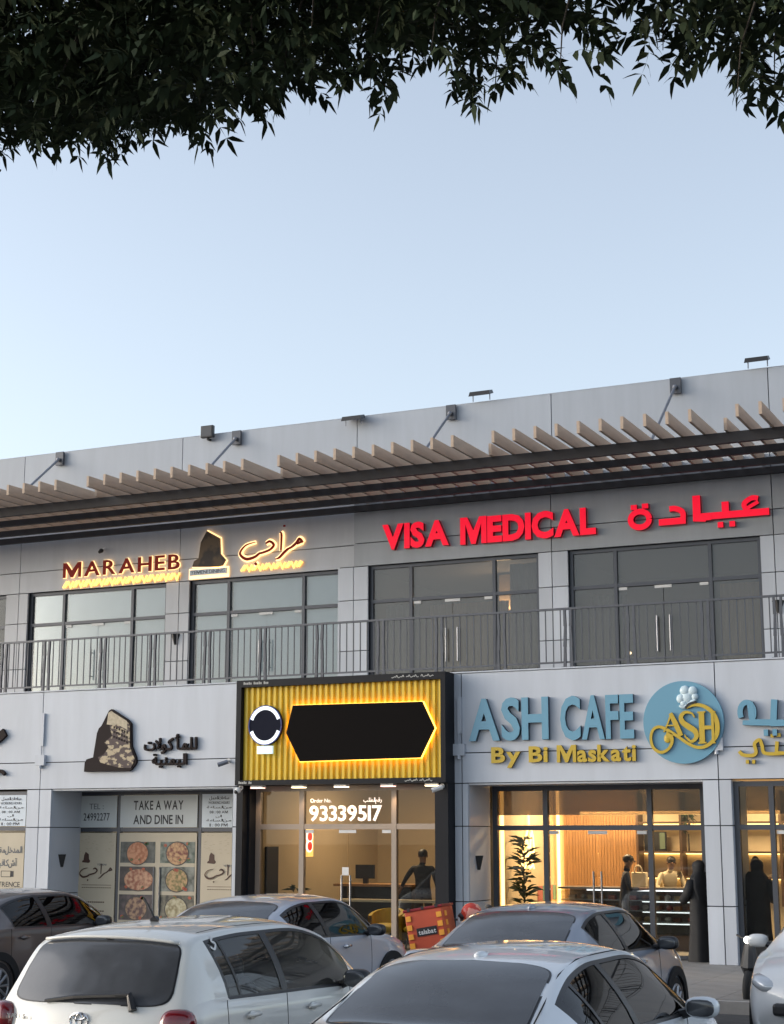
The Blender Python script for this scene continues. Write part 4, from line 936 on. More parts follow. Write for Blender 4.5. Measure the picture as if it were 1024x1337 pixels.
def person(label, loc, rz, top, trou, pose='stand', hgt=1.72, cat='person', group=None):
    r = thing('person', loc, label, cat, group, rz); k = hgt / 1.72; r.scale = (k, k, k)
    lean = {'stand': 0, 'reach': .06, 'bend': .20, 'aside': 0}[pose]
    J = {'pelvis': (0, 0, .96), 'waist': (0, lean * .3, 1.10), 'chest': (0, lean * .8, 1.30), 'neckb': (0, lean * 1.1, 1.44), 'neck': (0, lean * 1.25 + .01, 1.51), 'head': (0, lean * 1.5 + .02, 1.60), 'crown': (0, lean * 1.55 + .01, 1.68)}
    Ed = [('pelvis', 'waist'), ('waist', 'chest'), ('chest', 'neckb'), ('neckb', 'neck'), ('neck', 'head'), ('head', 'crown')]
    rad = {'pelvis': (.15, .11), 'waist': (.15, .105), 'chest': (.175, .115), 'neckb': (.08, .07), 'neck': .055, 'head': (.08, .10), 'crown': (.065, .08)}
    hands = {'stand': ((.26, .03, .84), (.26, .03, .84)), 'reach': ((.16, .40, 1.10), (.20, .34, 1.12)), 'bend': ((.2, .42, 1.08), (.16, .38, 1.05)), 'aside': ((.46, .05, .95), (.28, .12, .90))}[pose]
    elb = {'stand': ((.25, -.02, 1.12), (.25, -.02, 1.12)), 'reach': ((.26, .12, 1.10), (.26, .1, 1.1)), 'bend': ((.27, .25, 1.14), (.27, .22, 1.14)), 'aside': ((.32, .0, 1.19), (.25, .0, 1.14))}[pose]
    for i, s in ((0, -1), (1, 1)):
        t = 'LR'[i]; sh = Vector((s * .18, lean * .95, 1.395)); el = Vector((s * elb[i][0], elb[i][1], elb[i][2])); ha = Vector((s * hands[i][0], hands[i][1], hands[i][2]))
        J['sh' + t] = tuple(sh); J['el' + t] = tuple(el); J['wr' + t] = tuple(ha); rad['sh' + t] = .065; rad['el' + t] = .045; rad['wr' + t] = .028
        Ed += [('chest', 'sh' + t), ('sh' + t, 'el' + t), ('el' + t, 'wr' + t)]
        dr = (ha - el).normalized(); sd = dr.cross(Vector((0, 0, 1))); sd = sd.normalized() if sd.length > .1 else Vector((1, 0, 0))
        J['pa' + t] = tuple(ha + dr * .07); rad['pa' + t] = (.038, .02); Ed.append(('wr' + t, 'pa' + t))
        for q, ln in enumerate((.055, .07, .065, .05)):
            nm = 'f%d%s' % (q, t); J[nm] = tuple(ha + dr * (.085 + ln * .5) + sd * (q - 1.5) * .021); J[nm + 'e'] = tuple(ha + dr * (.08 + ln) + sd * (q - 1.5) * .022 + Vector((0, 0, -.02))); rad[nm] = .0095; rad[nm + 'e'] = .007
            Ed += [('pa' + t, nm), (nm, nm + 'e')]
        J['th' + t] = tuple(ha + dr * .05 + sd * .05); rad['th' + t] = .011; Ed.append(('wr' + t, 'th' + t))
        J['hip' + t] = (s * .095, 0, .88); J['kn' + t] = (s * .11, .03, .50); J['an' + t] = (s * .12, -.01, .09); J['toe' + t] = (s * .14, .15, .035)
        rad['hip' + t] = .095; rad['kn' + t] = .065; rad['an' + t] = .045; rad['toe' + t] = (.045, .03)
        Ed += [('pelvis', 'hip' + t), ('hip' + t, 'kn' + t), ('kn' + t, 'an' + t), ('an' + t, 'toe' + t)]
    wr = [Vector(J['wrL']), Vector(J['wrR'])]; els = [Vector(J['elL']), Vector(J['elR'])]
    def zones(c):
        for a, b in zip(wr, els):
            if (c - a).length < .17 and (c - b).length > .17: return 2
        if c.z > 1.475: return 2
        if c.z > .93: return 0
        if c.z < .08: return 3
        return 1
    hy = J['head'][1]; hb = MB().ball((0, hy - .012, 1.645), (.092, .105, .085), 14)
    b = figure(r, J, Ed, rad, zones, [top, trou, m_skin, m_blk], hb)
    f = MB().ball((0, hy + .105, 1.60), (.014, .022, .02), 8); f.ball((-.082, hy, 1.60), (.014, .02, .03), 8); f.ball((.082, hy, 1.60), (.014, .02, .03), 8)
    f.build('nose_and_ears', m_skin, r, world=False, smooth=True)
    e = MB(); 
    for s in (-1, 1): e.ball((s * .032, hy + .094, 1.625), (.013, .008, .008), 8)
    e.box(-.022, .022, hy + .096, hy + .10, 1.558, 1.564); e.build('eyes_and_mouth', m_hair, r, world=False)
    return r
def robed(label, loc, rz, hgt=1.64):
    r = thing('person', loc, label, 'person', None, rz); k = hgt / 1.66; r.scale = (k, k, k)
    # rings : z, half width, half depth, y offset
    rings = [(0, .27, .23, 0), (.12, .26, .21, 0), (.5, .225, .18, .0), (.85, .215, .165, 0), (1.05, .215, .155, 0), (1.2, .235, .15, .0), (1.32, .235, .135, .0), (1.40, .17, .12, .01), (1.45, .11, .10, .02), (1.50, .098, .105, .025), (1.56, .10, .118, .025), (1.61, .092, .11, .02), (1.65, .06, .07, .01), (1.665, .01, .01, .01)]
    n = 28; mb = MB(); vs = []
    for z, a, b, yo in rings:
        for q in range(n):
            t = 2 * math.pi * q / n; f = 1 + (.05 if z < 1.1 else 0) * math.sin(t * 7) * (1 - z / 1.3)
            vs.append((a * f * math.cos(t), yo + b * f * math.sin(t), z))
    fs = [(i * n + q, i * n + (q + 1) % n, (i + 1) * n + (q + 1) % n, (i + 1) * n + q) for i in range(len(rings) - 1) for q in range(n)]
    mb.add(vs, fs); mb.build('robed_body', m_abaya, r, world=False, smooth=True)
    s = MB()
    for sd in (-1, 1):
        s.tube([(sd * .20, 0, 1.33), (sd * .27, .03, 1.12), (sd * .20, .20, 1.0), (sd * .08, .25, 1.02)], [.07, .085, .075, .06], 12)
    s.build('sleeves', m_abaya, r, world=False, smooth=True)
    h = MB()
    for sd in (-1, 1):
        h.ball((sd * .05, .27, 1.02), (.04, .03, .022), 10)
        for q in range(4): h.tube([(sd * .04 , .285, 1.035 - q * .012), (sd * .0, .30, 1.033 - q * .012), (sd * -.025, .29, 1.03 - q * .012)], [.009, .008, .006], 6)
        h.tube([(sd * .06, .28, 1.04), (sd * .03, .29, 1.065)], .009, 6)
    h.build('hands', m_skin, r, world=False, smooth=True)
    f = MB().ball((0, .085, 1.555), (.062, .065, .075), 12); f.ball((0, .155, 1.545), (.012, .016, .016), 8); f.build('face', m_skin, r, world=False, smooth=True)
    e = MB()
    for sd in (-1, 1): e.ball((sd * .025, .142, 1.575), (.012, .008, .007), 8)
    e.box(-.018, .018, .144, .148, 1.515, 1.520); e.build('eyes_and_mouth', m_hair, r, world=False)
    v = MB(); ring2 = [(1.0, .20, .04, -.14), (1.2, .235, .07, -.09), (1.36, .22, .09, -.05), (1.46, .135, .10, -.02)]; vs = []; m_ = 14
    for z, a, b, yo in ring2:
        for q in range(m_ + 1): t = math.pi + math.pi * q / m_; vs.append((a * math.cos(t), yo + b * math.sin(t), z))
    v.add(vs, [(i * (m_ + 1) + q, i * (m_ + 1) + q + 1, (i + 1) * (m_ + 1) + q + 1, (i + 1) * (m_ + 1) + q) for i in range(3) for q in range(m_)]); v.build('veil', m_abaya, r, world=False, smooth=True)
    return r
person('person in a dark shirt seen from behind standing in the middle shop', (-12.62, 28.3, .155), R(12), m_shirtk, m_dark, 'aside', 1.74)
person('person in a navy shirt standing at the cafe display counter', (-8.72, 28.25, .155), R(-70), m_navy, m_jean, 'reach', 1.66)
person('person in a cream shirt bending over behind the cafe counter', (-8.30, 29.72, .155), R(205), m_creamcloth, m_dark, 'bend', 1.62)
robed('person in a black abaya standing inside the cafe entrance beside the white column', (-6.92, 26.62, .155), R(60), 1.60)
robed('person in a black abaya behind the glass right of the white column', (-6.02, 26.75, .155), R(-20), 1.62)
pr_ = person('person with dark hair sitting low behind the glass at the left of the middle shop', (-14.6, 26.95, -.36), R(150), m_shirtk, m_dark, 'stand', 1.62) if False else None

# ------------------------------------------------------------------ delivery motorcycle
m_or = M('orange box vinyl', (.50, .075, .03), .5, noise=.08, nscale=5)
m_patch = M('orange yellow reflector', (.85, .36, .04), .45)
mc = thing('delivery_motorcycle', (-9.0, 21.3, 0), 'parked delivery motorcycle with an orange box and a red helmet between the silver cars', 'motorcycle')
for y in (20.75, 22.0):
    t = MB(); t.tube([(-9.0 + .0 + .27 * 0 + .0, y + .26 * math.cos(a * math.pi / 12), .30 + .26 * math.sin(a * math.pi / 12)) for a in range(25)], .05, 8, cap=False); wh = t.build('wheel', m_blk, mc, smooth=True)
    t = MB(); t.tube([(-9.04, y, .30), (-8.96, y, .30)], .05, 10)
    for a in range(6): t.tube([(-9.0, y, .30), (-9.0, y + .23 * math.cos(a * 1.047), .30 + .23 * math.sin(a * 1.047))], .009, 5)
    t.build('spokes', m_steel, wh)
t = MB(); t.tube([(-9, 21.0, .72), (-9, 21.3, .76), (-9, 21.6, .74), (-9, 21.75, .80)], [.10, .13, .12, .08], 10); t.build('fuel_tank', m_redside, mc, smooth=True)
MB().box(-9.13, -8.87, 20.7, 21.35, .76, .84).build('seat', m_blk, mc, bevel=.03)
t = MB()
for a in ((-9, 20.75, .30, -9, 21.3, .5), (-9, 21.3, .5, -9, 21.75, .85), (-9.07, 22.0, .30, -9.07, 21.75, .95), (-8.93, 22.0, .30, -8.93, 21.75, .95), (-9, 20.75, .3, -9, 20.75, .76)): t.tube([a[:3], a[3:]], .025, 6)
t.tube([(-9.36, 21.62, 1.0), (-9.15, 21.75, .98), (-8.85, 21.75, .98), (-8.64, 21.62, 1.0)], .016, 6); t.box(-9.12, -8.88, 21.15, 21.5, .3, .62); t.build('frame_and_engine', m_blk, mc)
t = MB().ball((-9, 21.92, .86), (.09, .07, .09), 14); t.build('headlight', m_steel, mc, smooth=True)
for s in (-1, 1): t = MB().tube([(-9 + s * .3, 21.65, 1.0), (-9 + s * .33, 21.68, 1.14)], .007, 5); t.ball((-9 + s * .34, 21.68, 1.17), (.05, .015, .035), 10); t.build('mirror', m_blk, mc)
bx = thing('delivery_box', (-9.17, 20.85, .90), 'orange delivery box with yellow reflectors lettered talabat on the motorcycle rack', 'delivery box'); bx.rotation_euler = (0, R(-10), R(6))
def bbox(x0, x1, y0, y1, z0, z1, n, m, bev=0): return MB().box(x0, x1, y0, y1, z0, z1).build(n, m, bx, world=False, bevel=bev)
bbox(-.27, .27, -.25, .25, -.30, .27, 'body', m_or, .015)
bbox(-.285, .285, -.265, .265, .265, .30, 'lid', m_redside, .008)
bbox(-.13, .16, -.262, -.252, -.075, .035, 'label', m_blk)
lt = bpy.data.objects.new('lettering', None)
mbt = MB(); cur = -.105
for ch in 'talabat':
    a, b = adv(ch, .02); vs, fs, nz = glyph(ch, .02); o_ = len(mbt.v)
    mbt.v += [(cur + (v[0] - a) * .082, -.2635 + (.5 - v[2]) * .002, -.052 + v[1] * .085) for v in vs]; mbt.f += [tuple(q + o_ for q in f) for f in fs]; mbt.m += [0] * len(fs); cur += (b - a) * .082 + .006
mbt.build('lettering', m_white, bx, world=False)
for s in (-.255, .255):
    for i in range(4):
        c = s * .86; MB().box(c - .035, c + .035, -.268, -.252, -.22 + i * .12, -.15 + i * .12).build('reflector', m_patch, bx, world=False)
for i in range(4): MB().box(.268, .278, -.16, -.08, -.22 + i * .12, -.15 + i * .12).build('reflector', m_patch, bx, world=False)
for s in (-.2, .0, .2): MB().box(s - .02, s + .02, -.27, -.25, .27, .315).build('lid_knob', m_blk, bx, world=False)
hl = thing('helmet', (-8.66, 21.05, 1.04), 'red and white motorcycle helmet beside the orange delivery box', 'helmet')
m_helm = two('helmet print', (.55, .05, .03), (.75, .30, .22), 5, .25, lo=.5, hi=.52)
mb = MB().ball((-8.66, 21.05, 1.10), (.145, .17, .15), 20); mb.build('shell', m_helm, hl, smooth=True)
MB().ball((-8.74, 21.02, 1.07), (.10, .13, .06), 14).build('visor', m_blk, hl, smooth=True)
t = MB().tube([(-8.79, 20.93, 1.06), (-8.80, 20.93, 1.0), (-8.74, 20.95, .95), (-8.64, 20.95, .93)], .02, 8); t.build('chin_bar', m_white, hl, smooth=True)

# ------------------------------------------------------------------ cars
m_tyre = M('tyre rubber', (.012, .012, .013), .8)
m_rim = M('alloy rim', (.40, .41, .43), .3, metal=.8)
m_trim = M('black window trim', (.012, .012, .014), .35)
m_seat = M('car seat cloth', (.10, .10, .105), .9)
m_chrome = M('chrome', (.7, .7, .72), .12, metal=1)
m_seam = M('panel gap', (.012, .012, .013), .9)
m_tail = M('red tail lamp', (.16, .006, .010), .12, coat=1)
m_lampglass = M('clear head lamp', (.55, .57, .6), .12, metal=.3, coat=1)
m_rearglass = M('dark rear glass', (.058, .061, .068), .12, spec=.8, noise=.3, nscale=1.5, rvar=.05)
m_cglass = glass('car side glass', (.66, .70, .70), 1.5, veil=.03)
m_cglassdk = glass('dark tinted car glass', (.10, .11, .12), 1.5)
def paint(name, c, met=.0, rough=.35): return M(name, c, rough, metal=met, coat=1, noise=.025, nscale=2.0)
def cr(pts, t):
    i = max(0, min(len(pts) - 2, int(t))); f = t - i; res = []
    for k in range(len(pts[0])):
        p1 = pts[i][k]; p2 = pts[i + 1][k]
        d0 = (p2 - pts[i - 1][k]) / 2 if i > 0 else p2 - p1; d1 = (pts[i + 2][k] - p1) / 2 if i + 2 < len(pts) else p2 - p1
        dd = p2 - p1
        if i > 0 and (p1 - pts[i - 1][k]) * dd <= 0: d0 = 0
        if i + 2 < len(pts) and (pts[i + 2][k] - p2) * dd <= 0: d1 = 0
        if dd == 0: d0 = d1 = 0
        else:
            d0 = max(min(d0 / dd, 3), 0) * dd; d1 = max(min(d1 / dd, 3), 0) * dd
        res.append((2 * f ** 3 - 3 * f ** 2 + 1) * p1 + (f ** 3 - 2 * f ** 2 + f) * d0 + (-2 * f ** 3 + 3 * f ** 2) * p2 + (f ** 3 - f ** 2) * d1)
    return res
#            x     zt    zr    wt    zs    ws    wm    zl
SEDAN = [(.16, .34, .33, .70, .32, .74, .76, .26), (.03, .52, .51, .76, .50, .80, .82, .25), (.00, .72, .71, .77, .69, .82, .85, .25), (.03, .95, .94, .76, .88, .83, .87, .24), (.10, 1.07, 1.055, .75, .95, .85, .885, .23),
         (.30, 1.09, 1.07, .72, .975, .875, .90, .22), (.62, 1.09, 1.065, .69, .99, .89, .91, .2), (.90, 1.19, 1.155, .66, .995, .895, .91, .2), (1.22, 1.32, 1.28, .625, .995, .90, .91, .2), (1.55, 1.405, 1.36, .595, .99, .90, .91, .2),
         (2.0, 1.45, 1.40, .58, .98, .90, .91, .2), (2.5, 1.455, 1.40, .58, .97, .90, .91, .2), (2.9, 1.42, 1.365, .60, .96, .895, .91, .2), (3.3, 1.26, 1.215, .65, .95, .89, .91, .2), (3.75, 1.02, .99, .72, .93, .88, .91, .2),
         (4.15, .93, .90, .74, .87, .86, .90, .22), (4.5, .83, .80, .72, .76, .82, .87, .24), (4.68, .66, .64, .66, .60, .74, .80, .25), (4.72, .48, .46, .62, .43, .68, .74, .25), (4.66, .30, .295, .60, .29, .64, .70, .26)]
HATCH = [(.14, .32, .31, .66, .30, .70, .72, .26), (.02, .48, .47, .70, .46, .75, .77, .25), (.00, .70, .69, .72, .67, .77, .80, .25), (.03, .92, .91, .72, .87, .79, .83, .24), (.07, 1.02, 1.005, .715, .94, .80, .84, .23),
         (.16, 1.16, 1.14, .695, 1.0, .815, .845, .22), (.26, 1.31, 1.285, .665, 1.015, .82, .845, .2), (.36, 1.425, 1.385, .635, 1.02, .825, .845, .2), (.50, 1.48, 1.43, .605, 1.02, .825, .845, .2), (.8, 1.515, 1.455, .585, 1.015, .828, .845, .2),
         (1.2, 1.53, 1.47, .58, 1.005, .83, .845, .2), (1.7, 1.53, 1.47, .58, .995, .83, .845, .2), (2.1, 1.50, 1.44, .595, .985, .83, .845, .2), (2.5, 1.37, 1.32, .635, .97, .82, .845, .2), (3.0, 1.10, 1.06, .68, .935, .80, .845, .2),
         (3.3, .97, .93, .69, .85, .78, .83, .22), (3.58, .84, .80, .66, .74, .74, .80, .24), (3.72, .66, .63, .60, .58, .66, .74, .25), (3.76, .46, .44, .56, .42, .62, .70, .25), (3.70, .30, .29, .54, .28, .6, .66, .26)]
def car(name, label, loc, rz, prof, W, L, pcol, wins, bpil, rear, wshield, glassm, opts):
    """x forward, tail at x=0"""
    root = thing(name, loc, label, 'car', None, rz)
    tail_bow, nose_bow = opts.get('bow', (.16, .30))
    hs_ = opts.get('h', 1.0)
    def uof(x):
        lo, hi = 2.0, len(prof) - 3.0
        for _ in range(40):
            m = (lo + hi) / 2
            if cr(prof, m)[0] < x: lo = m
            else: hi = m
        return (lo + hi) / 2
    def bowf(x, y):
        q = min(1, abs(y) / W) ** 2.2
        wt_ = max(0, 1 - x / (L * .42)); wn_ = max(0, 1 - (L - x) / (L * .36))
        return x + tail_bow * q * wt_ ** .7 - nose_bow * q * wn_ ** .8
    NL, NB, NR = 9, 8, 12
    def sec(u):
        x, zt, zr, wt, zs, ws, wm, zl = cr(prof, u); pts = []
        zm = zl + (zs - zl) * .62
        for i in range(NL):
            t = i / (NL - 1)
            if t < .12: p = (wm - .05 + t / .12 * .03, zl + (zm - zl) * t * .5)
            else:
                z = zl + (zs - zl) * (t - .06) / .94 if t < 1 else zs
                f = (z - zl) / max(.01, zs - zl)
                yv = wm - .02 * (1 - f) - (wm - ws) * max(0, (f - .55) / .45) ** 1.8 + .012 * math.sin(f * 3.1)
                p = (yv, z)
            pts.append(p)
        pts[-1] = (ws, zs)
        bh = max(.001, zr - zs); lo = min(.3, .022 / bh) if bh > .05 else .2; hi = 1 - (min(.35, .045 / bh) if bh > .05 else .2)
        ts = [lo * .5, lo] + [lo + (hi - lo) * i / 4 for i in (1, 2, 3)] + [hi, (hi + 1) / 2, 1]
        for t in ts:
            y = ws - .012 - (ws - .012 - wt) * (t ** 1.12); y += .02 * math.sin(math.pi * t) * min(1, bh / .3)
            pts.append((y, zs + bh * t))
        for i in range(1, NR + 1):
            q = 1 - i / NR; qq = q
            z = zt - (zt - zr) * (abs(qq) ** 2.4); pts.append((wt * qq, z))
        return x, pts
    us = []
    xs_need = sorted(set([v for a in wins for v in a] + list(bpil)))
    n0 = len(prof) - 1; base = [i / 4 for i in range(n0 * 4 + 1)]
    need = [uof(v) for v in xs_need]
    us = sorted([b for b in base if all(abs(b - q) > .07 for q in need)] + need)
    secs = [sec(u) for u in us]; K = len(secs[0][1])
    mb = MB(); gls = {}; vs = []
    for sgn_ in (1, -1):
        for x, pts in secs:
            for (y, z) in pts: vs.append((bowf(x, y), sgn_ * y, z * hs_))
    xsu = [s[0] for s in secs]; NN = len(secs); b0 = NL + 1; b1 = NL + 5
    inwin = lambda x: any(a - 1e-3 < x < b + 1e-3 for a, b in wins)
    for si, sgn_ in enumerate((1, -1)):
        o = si * NN * K
        for i in range(NN - 1):
            xm = (xsu[i] + xsu[i + 1]) / 2
            bh = secs[i][1][NL + 7][1] - secs[i][1][NL - 1][1]; bh2 = secs[i + 1][1][NL + 7][1] - secs[i + 1][1][NL - 1][1]
            for k in range(K - 1):
                f = (o + i * K + k, o + (i + 1) * K + k, o + (i + 1) * K + k + 1, o + i * K + k + 1)
                if sgn_ < 0: f = tuple(reversed(f))
                side = b0 <= k < b1; mi = 0
                cab = us[i] > 2 and bh > .03 and bh2 > .03
                if side and cab and (inwin(xm) and min(bh, bh2) > .10 and 3 < us[i] < n0 - 3):
                    wk_ = (si, [q for q, (a, b) in enumerate(wins) if a - 1e-3 < xm < b + 1e-3][0]); gls.setdefault(wk_, MB()).add([vs[j] for j in f], [(0, 1, 2, 3)]); continue
                if cab and wins[0][0] - .06 < xm < wins[-1][1] + .04 and NL - 1 <= k < b1 + 1 and min(bh, bh2) > .055: mi = 1
                if k < 1: mi = 1
                mb.f.append(f); mb.m.append(mi)
    mb.v = vs
    body = mb.build('body', [pcol, m_trim], root, world=False, smooth=True)
    for gl in gls.values():
        # inset glass slightly
        gl.v = [(p[0], p[1] - math.copysign(.006, p[1]), p[2]) for p in gl.v]
        gl.build('side_glass', glassm, root, world=False, smooth=True)
    def surf(u, s, part, t):
        """part 'roof': t=-1..1 across roof band ; 'side': t=0..1 sill->shoulder; 'band'"""
        x, pts = sec(u)
        if part == 'roof':
            wt = pts[NL + 7][0]; zt = pts[-1][1]; zr = pts[NL + 7][1]; y = wt * t; z = zt - (zt - zr) * abs(t) ** 2.4
            return Vector((bowf(x, y), y, z * hs_))
        P = pts[:NL] if part == 'side' else pts[NL - 1:NL + 8]
        q = t * (len(P) - 1); i = min(len(P) - 2, int(q)); f = q - i
        y = P[i][0] * (1 - f) + P[i + 1][0] * f; z = P[i][1] * (1 - f) + P[i + 1][1] * f
        return Vector((bowf(x, y), s * y, z * hs_))
    def patch(name, u0, u1, t0, t1, m, part='roof', s=1, off=.004, nexp=8, nr=6, nt=40, par=None, taper=0):
        mb = MB(); uc = (u0 + u1) / 2; du = (u1 - u0) / 2; tc_ = (t0 + t1) / 2; dt = (t1 - t0) / 2; vs = []
        def at(a, b):
            u = uc + du * a; t = tc_ + dt * b * (1 - taper * (a + 1) / 2); e = .02
            p = surf(u, s, part, t); pu = surf(u + e, s, part, t) - surf(u - e, s, part, t); pt = surf(u, s, part, t + e) - surf(u, s, part, t - e)
            n_ = pu.cross(pt); n_ = n_.normalized() if n_.length > 1e-9 else Vector((0, 0, 1))
            c = Vector((L / 2, 0, .7)); n_ = -n_ if n_.dot(p - c) < 0 else n_
            return p + n_ * off
        vs.append(at(0, 0))
        for r_ in range(1, nr + 1):
            for k in range(nt):
                th = 2 * math.pi * k / nt; c, s_ = math.cos(th), math.sin(th); ex = 2 / nexp
                a = math.copysign(abs(c) ** ex, c) * r_ / nr; b = math.copysign(abs(s_) ** ex, s_) * r_ / nr; vs.append(at(a, b))
        fs = [(0, 1 + k, 1 + (k + 1) % nt) for k in range(nt)]
        for r_ in range(nr - 1):
            for k in range(nt): fs.append((1 + r_ * nt + k, 1 + (r_ + 1) * nt + k, 1 + (r_ + 1) * nt + (k + 1) % nt, 1 + r_ * nt + (k + 1) % nt))
        mb.add(vs, fs); return mb.build(name, m, par or root, world=False, smooth=True)
    def seam(pts, w_=.004, name='door_gap'):
        mb = MB(); mb.tube([tuple(p) for p in pts], w_, 4); mb.build(name, m_seam, root, world=False)
    # rear glass with a black border, windscreen
    r0, r1, rw = rear
    patch('rear_glass_border', uof(r0) - .0, uof(r1), -rw, rw, m_trim, off=.003, nexp=opts.get('nexp', 7))
    patch('rear_glass', uof(r0) + .05, uof(r1) - .05, -rw + .02, rw - .02, m_rearglass, off=.006, nexp=opts.get('nexp', 7), nr=8, nt=56)
    w0, w1, ww = wshield
    patch('windscreen', uof(w0), uof(w1), -ww, ww, m_rearglass, off=.004)
    for s in (1, -1):
        for x in opts['doors']:
            u = uof(x); seam([surf(u, s, 'side', .15 + .85 * i / 8) + Vector((0, s * .0005, 0)) for i in range(9)] , .0035)
        for x in opts['handles']:
            p = surf(uof(x), s, 'side', .86)
            MB().ball((p.x, p.y + s * .012, p.z), (.055, .01, .03), 14).build('handle_recess', m_seam if False else pcol, root, world=False, smooth=True)
            MB().tube([(p.x - .09, p.y + s * .018, p.z), (p.x - .07, p.y + s * .034, p.z + .004), (p.x + .07, p.y + s * .034, p.z + .004), (p.x + .09, p.y + s * .018, p.z)], [.012, .015, .015, .012], 8).build('door_handle', opts.get('hm', pcol), root, world=False, smooth=True)
        mx = opts['mirror']; p = surf(uof(mx), s, 'side', 1.0)
        hd = MB().ball((p.x - .02, p.y + s * .14, p.z + .065 * 1), (.075, .115, .072), 18, pw=.75); mo = hd.build('wing_mirror', opts.get('mm', pcol), root, world=False, smooth=True)
        MB().ball((p.x - .085, p.y + s * .14, p.z + .065), (.015, .095, .056), 14, pw=.7).build('mirror_glass', m_rearglass, mo, world=False, smooth=True)
        MB().tube([(p.x + .0, p.y - s * .02, p.z + .01), (p.x - .01, p.y + s * .08, p.z + .04)], [.035, .03], 8).build('mirror_arm', m_trim, mo, world=False)
    for s in (1, -1):
        for x in opts['wheels']:
            rr = .315; y0 = s * (W - .195); y1 = s * (W + .004)
            t = MB(); t.tube([(x, y0, rr), (x, y0 + s * .02, rr), (x, y1 - s * .025, rr), (x, y1, rr), (x, y1 + s * .001, rr)], [rr - .03, rr, rr, rr - .025, rr - .07], 36); wh = t.build('wheel', m_tyre, root, world=False, smooth=False)
            t = MB(); t.tube([(x, y1 - s * .01, rr), (x, y1 + s * .004, rr)], .055, 16)
            for q in range(10):
                a = q * math.pi / 5; t.tube([(x + .04 * math.cos(a), y1 + s * .003, rr + .04 * math.sin(a)), (x + .21 * math.cos(a), y1 + s * .001, rr + .21 * math.sin(a))], [.016, .02], 6)
            t.tube([(x + .215 * math.cos(a * math.pi / 14), y1 + s * .001, rr + .215 * math.sin(a * math.pi / 14)) for a in range(29)], .014, 6, cap=False)
            t.build('rim', m_rim, wh, world=False)
            t = MB(); a_ = [(x + .385 * math.cos(R(q)), rr + .365 * math.sin(R(q))) for q in range(-12, 193, 8)]; t.prism(a_, s * (W - .035), s * (W - .001)) if False else ribbon(t, [(p[0], p[1]) for p in a_], .10, (W - .003) if s > 0 else -(W - .003) - .03, .03, False)
            t.build('wheel_arch', m_seam, root, world=False)
    # interior
    sx0 = opts['seats']
    fl = MB().box(.5, L - .8, -W + .08, W - .08, .30, .36); fl.box(L - 1.45 if prof is SEDAN else L - 1.25, L - 1.0, -W + .1, W - .1, .5, .90); fl.build('floor_and_dashboard', m_seat, root, world=False)
    for x, ys in zip(sx0, ((-.36, .36), (-.38, 0, .38))):
        for y in ys:
            t = MB(); t.ball((x + .2, y, .52), (.28, .24, .10), 14, pw=.6); t.ball((x - .10, y, .80), (.10, .23, .32), 14, pw=.6); t.ball((x - .16, y, 1.16), (.06, .13, .10), 14, pw=.6); t.build('seat', m_seat, root, world=False, smooth=True)
    t = MB().tube([(sx0[0] + .62 + .0 * a, .36 + .18 * math.cos(a * .3927), .93 + .17 * math.sin(a * .3927)) for a in range(17)], .014, 6, cap=False); t.build('steering_wheel', m_blk, root, world=False)
    return root, surf, uof, patch, seam
def tail_lamps(root, W, x, z, r, m=m_tail, dy=.10, tilt=0):
    for s in (1, -1):
        o = MB().ball((0, 0, 0), r, 20, pw=.7).build('tail_lamp', m, root, world=False, smooth=True); o.location = (x, s * (W - dy), z); o.rotation_euler = (0, 0, s * R(-28))
def bumper_plate(root, x, z, s=-1):
    p = MB().box(x - .01, x + .01, -.26, .26, z - .06, z + .06).build('number_plate', m_white, root, world=False)

# 1 white hatchback
m_pw = paint('pearl white paint', (.60, .60, .575))
H1 = (-6.86, 9.55, 0)
root, surf, uof, patch, seam = car('parked_car', 'white hatchback with a roof aerial and dark rear window in the left foreground', H1, R(90), HATCH, .845, 3.76, m_pw, [(.60, .74), (.77, 1.40), (1.50, 2.72)], [1.40, 1.50],
    (.062, .385, .93), (2.15, 3.0, .9), m_cglass, dict(doors=[.52, 1.45, 2.6], handles=[.86, 1.86], mirror=2.42, wheels=[.62, 3.08], seats=[1.55, .85], mm=m_trim, bow=(.13, .3), nexp=6))
t = MB(); t.tube([(.92, 0, 1.525), (.96, 0, 1.545)], [.035, .02], 10); t.tube([(.93, 0, 1.54), (.84, 0, 1.64), (.78, 0, 1.70)], [.010, .006, .003], 6); t.build('aerial', m_blk, root, world=False)
t = MB(); a = [surf(uof(.075), 1, 'roof', q) + Vector((-.02, 0, .02)) for q in (-.42, -.30, -.1, .05, .25)]
wz = MB(); wz.tube([tuple(surf(uof(.062), 1, 'roof', -.58) + Vector((-.035, 0, -.02))), tuple(surf(uof(.09), 1, 'roof', -.52) + Vector((-.035, 0, .03))), tuple(surf(uof(.085), 1, 'roof', -.38) + Vector((-.03, 0, .03)))], [.03, .024, .018], 8)
wz.tube([tuple(surf(uof(.085), 1, 'roof', -.38) + Vector((-.03, 0, .03))), tuple(surf(uof(.078), 1, 'roof', .1) + Vector((-.022, 0, .02))), tuple(surf(uof(.07), 1, 'roof', .45) + Vector((-.02, 0, .0)))], [.016, .015, .012], 6)
wz.build('rear_wiper', m_blk, root, world=False)
p0 = surf(uof(.384), 1, 'roof', 0); sp_ = MB()
P1 = [surf(uof(.37), 1, 'roof', q) + Vector((-.03, 0, .012)) for q in [i / 10 - .9 for i in range(19)]]; sp_.tube([tuple(p) for p in P1], .014, 6); sp_.build('spoiler_lip', m_pw, root, world=False, smooth=True)
MB().box(p0.x - .05, p0.x - .02, -.02, .02, p0.z - .012, p0.z + .012).build('washer_jet', m_blk, root, world=False)
